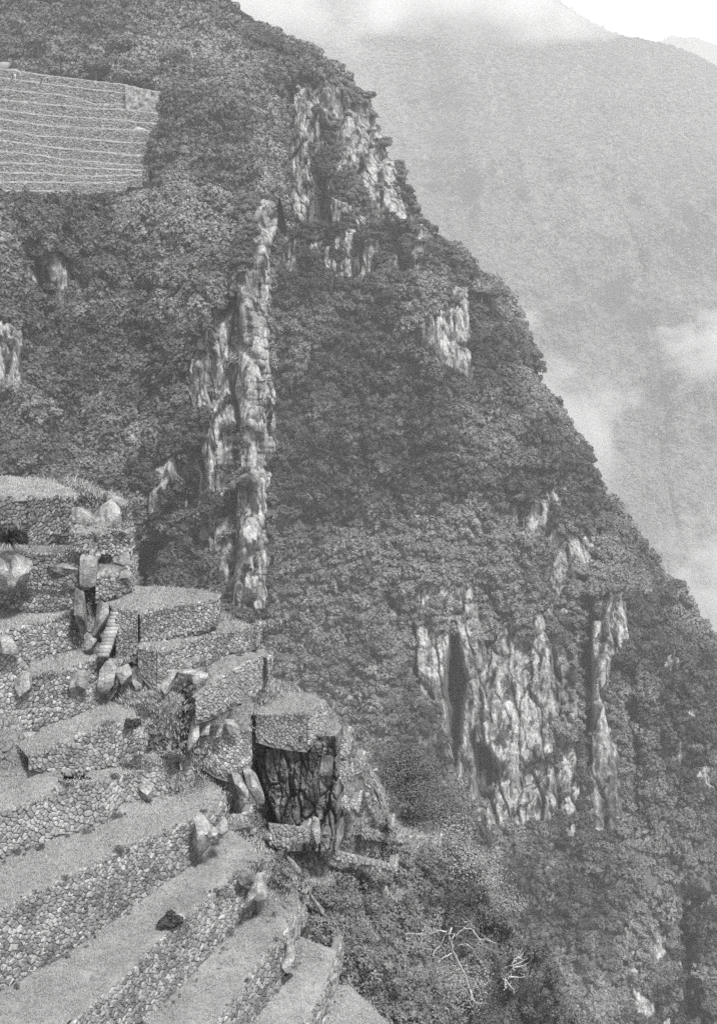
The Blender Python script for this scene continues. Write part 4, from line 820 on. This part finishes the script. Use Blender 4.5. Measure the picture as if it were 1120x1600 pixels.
BD = [(22, 893, 46, 62, 57.6, 'large round pale boulder at the left edge under the spiky plant', 20, 1),
 (4, 896, 26, 44, 57.0, 'small pale boulder cut by the left edge', 0, 2), (171, 806, 54, 46, 61.0, 'square pale block boulder at the end of the upper terraces', 0, 3), (124, 806, 30, 30, 60.6, 'tilted wedge boulder left of the square block', -20, 4), (104, 812, 24, 34, 60.3, 'dark smooth slab leaning in the wall under the lawn', -30, 5),
 (178, 779, 38, 14, 62.4, 'flat cap rock above the square block boulder', 12, 6), (172, 892, 60, 20, 60.0, 'long flat slab lying over the low thin-coursed wall', 6, 7), (190, 876, 26, 30, 60.4, 'upright slab at the right end of the long flat slab', 20, 8),
 (134, 896, 28, 46, 58.0, 'white knobbly boulder above the standing slab', 8, 9), (104, 888, 44, 16, 58.6, 'dark overhanging rock beneath the square platform', 14, 10), (128, 955, 18, 66, 57.9, 'tall white standing slab between wall and stairs', 8, 11), (146, 868, 20, 16, 59.6, 'rounded stone beside the white knobbly boulder', 0, 13),
 (158, 964, 22, 50, 58.0, 'leaning grey slab beside the top of the stairs', 18, 12), (142, 1000, 14, 24, 57.7, 'dark pointed slab at the foot of the stairs', -20, 14), (126, 1066, 26, 46, 56.3, 'smooth pale boulder built into the rough wall', 22, 15), (168, 1056, 20, 46, 57.0, 'tall pointed pale boulder at the end of the rough wall', 18, 16),
 (196, 1052, 20, 34, 57.2, 'slanting grey rock left of the ledge wall', -28, 17), (220, 1060, 22, 36, 57.4, 'pale slab under the dark return wall', -20, 18), (304, 1034, 26, 16, 56.9, 'pale boulder wedged in the ledge wall', 0, 19), (294, 1050, 24, 14, 56.4, 'flat boulder in the middle of the gap under the ledge', 0, 20), (314, 1056, 24, 20, 56.4, 'rounded boulder at the right of the gap under the ledge', 0, 21),
 (268, 1060, 14, 40, 56.6, 'slanting slab propping the ledge corner', 32, 22), (322, 1136, 16, 26, 56.6, 'thin triangular standing slab', 0, 23), (344, 1142, 8, 26, 56.8, 'narrow upright stone right of the triangular slab', 14, 24), (304, 1148, 14, 46, 56.2, 'pale pillar of rock left of the triangular slab', 14, 25), (362, 1134, 18, 22, 57.0, 'blocky rock on the rubble wall', 0, 26),
 (395, 1226, 24, 52, 57.2, 'oblong upright pale boulder left of the dark cave', -4, 27), (376, 1226, 10, 60, 57.0, 'slanting narrow slab beside the oblong boulder', -30, 28), (230, 1238, 22, 22, 55.6, 'bright pointed white stone at the foot of the block wall', 0, 29),
 (314, 1306, 24, 66, 53.6, 'tall jagged slab closing the end of the longest wall', 6, 30), (332, 1304, 14, 20, 53.2, 'small white stone leaning between the two slabs', 0, 31), (346, 1294, 18, 28, 53.6, 'smooth egg-shaped standing stone by the lawn corner', 14, 32), (372, 1288, 30, 12, 56.0, 'flat slabs stacked behind the egg-shaped stone', 6, 33),
 (386, 1372, 20, 22, 53.0, 'white boulder set in the top of the wall with the bush', 20, 34), (404, 1382, 22, 40, 53.0, 'cluster stone at the rounded wall end', 0, 35), (392, 1402, 16, 36, 52.6, 'tall slab at the foot of the rounded wall end', 20, 36),
 (452, 1482, 16, 44, 52.2, 'upright slab in the second lowest wall', -10, 37), (428, 1544, 14, 14, 51.6, 'white stone at the base of the second lowest wall', 0, 38), (492, 1298, 14, 34, 57.0, 'bright upright rock below the cave', 0, 39), 
 (452, 1500, 14, 30, 51.9, 'long pale stone low in the second lowest wall', 25, 41), (462, 1352, 6, 30, 55.8, 'narrow slanting rock rib on the rough slope', -35, 42), (494, 1412, 7, 34, 56.0, 'long slanting rock rib beside the second lawn', -38, 43), (520, 1452, 7, 30, 56.0, 'lower slanting rock rib above the lowest lawn', -35, 44), (552, 1386, 7, 24, 60, 'small standing stone on the dark slope', 6, 45), (30, 1150, 40, 14, 55.4, 'flat step-like slab above the left lawn', 0, 46), (18, 1176, 36, 16, 55.0, 'lower flat slab beside the left lawn', -4, 47), (68, 1206, 50, 12, 54.8, 'long pale slab lying beside the small left lawn', 2, 48), (60, 1180, 24, 14, 55.0, 'broken slab at the end of the short wall', 8, 49)]
for x, y, ww, hh, Y, lab, rt, sd in BD: boulder(x, y, ww, hh, Y, lab, rt, seed=sd, depth=.7)
boulder(8, 1008, 34, 26, 55.6, 'dark rounded rock at the left edge beside the bright wall', seed=50, stain_shade=.6)
boulder(40, 1070, 28, 34, 55.6, 'bright block roofing the dark hollow', 0, seed=51)
# dark cave rock below the square platform
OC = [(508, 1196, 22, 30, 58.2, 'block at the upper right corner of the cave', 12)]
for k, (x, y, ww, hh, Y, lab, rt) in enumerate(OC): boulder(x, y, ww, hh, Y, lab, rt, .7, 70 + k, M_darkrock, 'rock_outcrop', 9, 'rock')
# rubble on the slopes: nobody could count it
p, nn, px, py = sample(hill, 16000, lambda x, y, r: np.clip(r * 1.2, 0, 1) * np.where(x < 640, 1, .1) * .7 + .25 * ((x > 505) & (x < 625) & (y > 1150) & (y < 1310)) * (x > np.interp(y, [1100, 1150, 1215, 1290], [495, 525, 570, 585])))
def rock_kit(k):
    r = np.random.default_rng(400 + k); V = r.normal(size=(14, 3)); V /= np.linalg.norm(V, axis=1)[:, None]; import bmesh
    bm = bmesh.new(); [bm.verts.new(v * r.uniform(.7, 1.1)) for v in V]; h = bmesh.ops.convex_hull(bm, input=bm.verts); me = bpy.data.meshes.new('rubble_rock'); 
    bm.to_mesh(me); bm.free(); a = me.attributes.new('tone', 'FLOAT', 'POINT'); a.data.foreach_set('value', np.full(len(me.vertices), r.uniform(.1, 1), np.float32)); me.materials.append(M_stone); return me
kit_rock = protos('rubble_rock', rock_kit, 8)
s = .05 + .2 * rng.uniform(size=len(p)) ** 2.2; scatter('rubble', p, np.stack([s, s * .8, s * .7], -1), blend_up(nn), kit_rock, 8, 'loose pale rubble strewn over the near slope', 'rubble')

LP = TP[rng.choice(len(TP), 320, replace=False)] + np.array([0, 0, .02]); s = .04 + .13 * rng.uniform(size=len(LP)) ** 3; scatter('fallen_stones', LP, np.stack([s, s * .8, s * .55], -1), np.tile(UP, (len(LP), 1)), kit_rock, 8, 'small fallen stones lying about on the lawns', 'stones')
# ---- stairs beside the round platform
st = thing('stone_stairs', at(165, 1022, 58.3), 'narrow flight of stone stairs climbing to the round platform', 'stairs'); so_ = st.location
nst = 13
for k in range(nst):
    t = k / (nst - 1); x0 = 153 + t * 22; x1 = 172 + t * 24; y = 1022 - t * 70; Y = 57.0 + t * 1.5; a = at(x0, y, Y); b = at(x1, y - 1, Y + .05); hgt = .13
    c0 = (a + b) / 2; hx = (b.x - a.x) / 2; r = random.uniform; V = []
    for sx in (-1, 1):
        for yy in (-.18, .6):
            for zz in (-.12, hgt * .5): V.append((sx * hx * r(.93, 1.05), yy + r(-.03, .03), zz + r(-.015, .015)))
    Fq = np.array([(0, 1, 3, 2), (4, 6, 7, 5), (0, 4, 5, 1), (2, 3, 7, 6), (1, 5, 7, 3), (0, 2, 6, 4)]); me = mesh_np('step', V, Fq, M_stone, attrs={'tone': np.full(8, r(.3, .85))}); link('step', me, st, c0 - so_)
# ---- spiky plants
def spiky(px, py, Y, r, label, m, n=70, seed=1, group=None):
    rr = np.random.default_rng(seed); V = []; T = []
    for k in range(n):
        a = rr.uniform(0, 6.28); e = rr.uniform(-.1, 1.3); L = r * rr.uniform(.6, 1.1); d = np.array([math.cos(a) * math.cos(e), math.sin(a) * math.cos(e), math.sin(e)]); sd = np.array([-math.sin(a), math.cos(a), 0]) * .035 * r
        b = len(V); V += [tuple(-sd), tuple(sd), tuple(d * L * .55 + sd * .8), tuple(d * L * .55 - sd * .8), tuple(d * L - np.array([0, 0, .25 * L]))]; T.append(((b, b + 1, b + 2, b + 3), (b + 3, b + 2, b + 4)))
    o = link('spiky_plant', mesh_np('spiky_plant', V, [np.array([t[0] for t in T]), np.array([t[1] for t in T])], m, attrs={'tone': np.repeat(rr.uniform(0, 1, n), 5)}), None, at(px, py, Y)); return tag(o, label, 'plant', group)
spiky(14, 846, 57.4, 1.1, 'dark spiky rosette plant over the round boulder', M_leaf_dark, 140, 1)
spiky(30, 832, 57.8, .7, 'pale spiky plant on the ledge above the rosette', M_leaf_pale, 60, 2)
spiky(500, 1156, 58.2, .55, 'spiky grass clump on the side of the square platform', M_leaf_near, 70, 3)
spiky(604, 1296, 64, .8, 'spiky plant on the skyline end of the near slope', M_leaf_pale, 70, 4)
spiky(722, 1470, 70, .9, 'fine drooping plant beside the bleached branches', M_leaf_pale, 80, 5)
# ---- bleached dead branches
db = thing('dead_tree', at(706, 1520, 60), 'bleached leafless branches arching out of the bushes', 'dead tree')
BR = [[(737, 1563), (735, 1548), (724, 1520), (718, 1505), (706, 1484), (705, 1472), (710, 1458)], [(706, 1484), (706, 1470), (709, 1462), (718, 1463)], [(706, 1490), (694, 1494), (684, 1504), (681, 1520), (682, 1532)], [(712, 1482), (718, 1476), (730, 1475), (738, 1484), (744, 1494), (752, 1503)],
      [(706, 1478), (701, 1462), (706, 1449), (698, 1456), (692, 1466), (688, 1478)], [(698, 1456), (684, 1454), (672, 1459), (660, 1465), (656, 1480)], [(666, 1460), (645, 1458), (632, 1459)], [(712, 1462), (724, 1450), (734, 1444), (736, 1440), (724, 1440)], [(724, 1450), (738, 1452), (746, 1464), (750, 1470), (742, 1480)], [(750, 1468), (762, 1468), (774, 1474)],
      [(735, 1540), (744, 1536), (745, 1524), (740, 1530)], [(736, 1552), (742, 1566), (752, 1568)], [(750, 1470), (757, 1480), (764, 1484)], [(681, 1510), (668, 1520), (655, 1528)], [(688, 1478), (678, 1486), (676, 1494)]]
for k, br in enumerate(BR):
    A = np.array(br, float); t = np.linspace(0, len(A) - 1, len(A) * 3); xs = np.interp(t, np.arange(len(A)), A[:, 0]) + rng.normal(size=len(t)) * .6; ys = np.interp(t, np.arange(len(A)), A[:, 1]) + rng.normal(size=len(t)) * .6
    P3 = [at(x, y, 58.6 + .5 * math.sin(k * 2.1) + .25 * math.sin(tt + k)) - db.location for x, y, tt in zip(xs, ys, t)]; r0 = .06 if k in (0, 4) else .036; V, Fq = tube(P3, list(np.linspace(r0, r0 * .45, len(P3))), 5); link('branch', mesh_np('branch', V, Fq, M_branch), db)
dt = thing('dead_twigs', at(805, 1510, 72), 'tangle of whitish dead twigs on the dark slope', 'dead branches'); r = np.random.default_rng(9)
for k in range(26):
    a = np.array([795 + r.normal() * 12, 1512 + r.normal() * 14]); d = np.array([r.normal() * 12 + 5, r.normal() * 9 - 4]); q0 = r.uniform(0, 1); a = np.array([786 + 22 * q0, 1545 - 50 * q0]); P3 = [at(*(a + d * f + r.normal(size=2) * 1.2), 72 + f * r.normal() * .2) - dt.location for f in (0, .35, .7, 1)]; V, Fq = tube(P3, [.04, .03, .02, .01], 5); link('twig', mesh_np('twig', V, Fq, M_branch), dt)

rt = np.random.default_rng(31)
for k in range(130):                                  # fine bleached twigs off the branches
    br = BR[rt.integers(0, len(BR))]; q = rt.uniform(0, len(br) - 1.01); i = int(q); a = np.array(br[i]) * (1 - q + i) + np.array(br[i + 1]) * (q - i); d = rt.normal(size=2) * 12 + np.array([0, 2]); zz = 58.6 + rt.normal() * .3
    P3 = [at(*(a + d * f + rt.normal(size=2) * 1.0), zz) - db.location for f in (0, .3, .65, 1)]; V, Fq = tube(P3, [.02, .016, .012, .006], 4); link('twig', mesh_np('twig', V, Fq, M_bleach2), db)
# ---- the small white hut wall and the visitors on the top tier
hut = thing('hut', at(14, 107, 431), 'low white hut wall at the left end of the topmost far tier', 'hut')
def boxm(name, x0, x1, y0, y1, z0, z1, m, par):
    V = [(x, y, z) for x in (x0, x1) for y in (y0, y1) for z in (z0, z1)]; return link(name, mesh_np(name, V, np.array([(0, 1, 3, 2), (4, 6, 7, 5), (0, 4, 5, 1), (2, 3, 7, 6), (1, 5, 7, 3), (0, 2, 6, 4)]), m), par)
boxm('wall', -3.5, -.3, 0, 3, -.6, 1.8, M_lip, hut); boxm('low_wall', -.28, 4.6, .1, .6, -1.4, -.1, M_lip, hut); boxm('post', 6.6, 6.75, .2, .35, -1.6, .6, M_bark, hut); boxm('post', 7.8, 7.95, .2, .35, -1.8, .4, M_bark, hut); boxm('rail', 6.76, 7.79, .24, .32, -.2, -.1, M_bark, hut)
M_dark, n_, l_, b_ = mat('dark_cloth'); b_.inputs['Base Color'].default_value = g(.03)
M_skin, n_, l_, b_ = mat('skin'); b_.inputs['Base Color'].default_value = g(.3)
M_pale, n_, l_, b_ = mat('pale_cloth'); b_.inputs['Base Color'].default_value = g(.6)
def person(px, py, Y, label, stride=.15, hat=False, turn=0, top=None):
    base = at(px, py, Y); J = {'pel': (0, 0, .92), 'che': (0, .02, 1.3), 'nec': (0, 0, 1.48), 'hea': (0, -.02, 1.62), 'hdt': (0, 0, 1.74), 'lh': (-.1, 0, .88), 'lk': (-.11, -stride, .5), 'lf': (-.11, -stride * .6, .05), 'lt': (-.12, -stride * .6 - .16, .03), 'rh': (.1, 0, .88), 'rk': (.11, stride * .3, .5), 'rf': (.11, stride * 1.2, .06), 'rt': (.12, stride * 1.2 - .15, .03),
         'ls': (-.19, 0, 1.42), 'le': (-.26, .06, 1.15), 'lw': (-.24, -.08, .92), 'lha': (-.24, -.12, .82), 'rs': (.19, 0, 1.42), 're': (.27, .02, 1.15), 'rw': (.25, -.1, .93), 'rha': (.25, -.15, .84)}
    R = {'pel': .15, 'che': .17, 'nec': .06, 'hea': .1, 'hdt': .08, 'lh': .1, 'rh': .1, 'lk': .07, 'rk': .07, 'lf': .05, 'rf': .05, 'lt': .04, 'rt': .04, 'ls': .07, 'rs': .07, 'le': .05, 're': .05, 'lw': .035, 'rw': .035, 'lha': .04, 'rha': .04}
    E = [('pel', 'che'), ('che', 'nec'), ('nec', 'hea'), ('hea', 'hdt'), ('pel', 'lh'), ('lh', 'lk'), ('lk', 'lf'), ('lf', 'lt'), ('pel', 'rh'), ('rh', 'rk'), ('rk', 'rf'), ('rf', 'rt'), ('che', 'ls'), ('ls', 'le'), ('le', 'lw'), ('lw', 'lha'), ('che', 'rs'), ('rs', 're'), ('re', 'rw'), ('rw', 'rha')]
    K = list(J); me = bpy.data.meshes.new('body'); me.from_pydata([J[k] for k in K], [(K.index(a), K.index(b)) for a, b in E], []); me.materials.append(top or M_dark)
    root = thing('person', base, label, 'person', 'visitors on the far terraces'); root.rotation_euler.z = turn
    o = link('body', me, root); md = o.modifiers.new('skin', 'SKIN'); sl = me.skin_vertices[0].data if me.skin_vertices else None
    if sl is None:
        bpy.context.view_layer.objects.active = o; 
    if me.skin_vertices:
        for i, k in enumerate(K): me.skin_vertices[0].data[i].radius = (R[k], R[k])
        me.skin_vertices[0].data[0].use_root = True
    o.modifiers.new('sub', 'SUBSURF').levels = 1; o.modifiers['sub'].render_levels = 1
    V, Fq = tube([(0, -.03, 1.55), (0, -.03, 1.62), (0, -.02, 1.7), (0, -.01, 1.76)], [.07, .115, .11, .04], 10); link('head', mesh_np('head', V, Fq, M_skin, smooth=True), root)
    if hat: V, Fq = tube([(0, 0, 1.69), (0, 0, 1.71), (0, 0, 1.72), (0, 0, 1.84), (0, 0, 1.87)], [.02, .24, .12, .12, .02], 12); link('hat', mesh_np('hat', V, Fq, M_pale, smooth=True), root)
person(65.5, 130.5, 427.2, 'dark-clothed visitor standing bareheaded, left of the pair on the top tier', .05, False, .6)
person(75, 130.8, 427.2, 'dark-clothed visitor in a white hat, right of the pair on the top tier', .2, True, -.5)
person(20.5, 123.5, 427.2, 'visitor walking near the white hut, left of two', .2, False, 1.2)
person(24.5, 124, 427.2, 'visitor walking near the white hut, right of two, in paler top', .12, False, 1.4, M_pale)
bush(40, 112, 433, 1.8, 'round bush beside the white hut', m=M_leaf_far, n=260, leaf=.5, seed=260); bush(48, 111, 433, 1.5, 'small clipped bush next to the fence post', m=M_leaf_pale, n=200, leaf=.4, seed=261)
for k, (x, y, ww, hh) in enumerate([(215, 202, 14, 8), (226, 205, 12, 9), (236, 208, 10, 8), (209, 206, 7, 6), (230, 214, 10, 7)]): boulder(x, y, ww, hh, 419, ['flat pale rock', 'broad pale rock', 'right-hand pale rock', 'small left rock', 'lowest rock'][k] + ' of the heap at the end of the sixth far tier', 0, .8, 500 + k, sub=2, name='rock', cat='rock')

# ================================================================== AIR: haze and drifting clouds
hz = link('haze', None) if False else None
V = [(x, y, z) for x in (-3200, 3200) for y in (-40, 6200) for z in (-2200, 900)]
hm = bpy.data.materials.new('haze'); hm.use_nodes = True; n = hm.node_tree.nodes; n.remove(n['Principled BSDF']); pv = n.new('ShaderNodeVolumePrincipled'); pv.inputs['Density'].default_value = HAZE; pv.inputs['Color'].default_value = g(.98); pv.inputs['Anisotropy'].default_value = 0.2
hm.node_tree.links.new(pv.outputs[0], n['Material Output'].inputs['Volume'])
hz = link('haze', mesh_np('haze', V, np.array([(0, 1, 3, 2), (4, 6, 7, 5), (0, 4, 5, 1), (2, 3, 7, 6), (1, 5, 7, 3), (0, 2, 6, 4)]), hm)); tag(hz, kind='stuff')
def cloud(px, py, wpx, hpx, Y, dens, label, seed, rot=0, depth=.6):
    import bmesh
    c = at(px, py, Y); s = c.length / F; bm = bmesh.new(); bmesh.ops.create_icosphere(bm, subdivisions=3, radius=1); me = bpy.data.meshes.new('cloud'); bm.to_mesh(me); bm.free()
    m = bpy.data.materials.new('cloud_vapour'); m.use_nodes = True; n = m.node_tree.nodes; l = m.node_tree.links; n.remove(n['Principled BSDF'])
    pv = n.new('ShaderNodeVolumePrincipled'); pv.inputs['Color'].default_value = g(1.0); pv.inputs['Anisotropy'].default_value = .2; l.new(pv.outputs[0], n['Material Output'].inputs['Volume'])
    tc = n.new('ShaderNodeTexCoord'); ln = n.new('ShaderNodeVectorMath'); ln.operation = 'LENGTH'; l.new(tc.outputs['Object'], ln.inputs[0])
    mp = n.new('ShaderNodeMapping'); mp.inputs['Location'].default_value = (seed * 3.1, seed, 0); mp.inputs['Scale'].default_value = (1, 1, hpx / wpx * 1.3); l.new(tc.outputs['Object'], mp.inputs[0])
    t = n.new('ShaderNodeTexNoise'); t.inputs['Scale'].default_value = 2.2; t.inputs['Detail'].default_value = 4; l.new(mp.outputs[0], t.inputs['Vector'])
    ma = n.new('ShaderNodeMath'); ma.operation = 'MULTIPLY_ADD'; l.new(t.outputs[0], ma.inputs[0]); ma.inputs[1].default_value = 2.4; ma.inputs[2].default_value = -.45
    m2 = n.new('ShaderNodeMath'); m2.operation = 'SUBTRACT'; l.new(ma.outputs[0], m2.inputs[0]); l.new(ln.outputs['Value'], m2.inputs[1])
    mr = n.new('ShaderNodeMapRange'); mr.inputs[1].default_value = 0; mr.inputs[2].default_value = .7; mr.inputs[4].default_value = dens; l.new(m2.outputs[0], mr.inputs[0]); l.new(mr.outputs[0], pv.inputs['Density'])
    me.materials.append(m); o = link('cloud', me, None, c); o.scale = (wpx * s / 2, wpx * s / 2 * depth, hpx * s / 2); o.rotation_euler.y = math.radians(rot); tag(o, label, 'cloud', 'wisps of cloud')
for a in CLOUDS: cloud(*a)
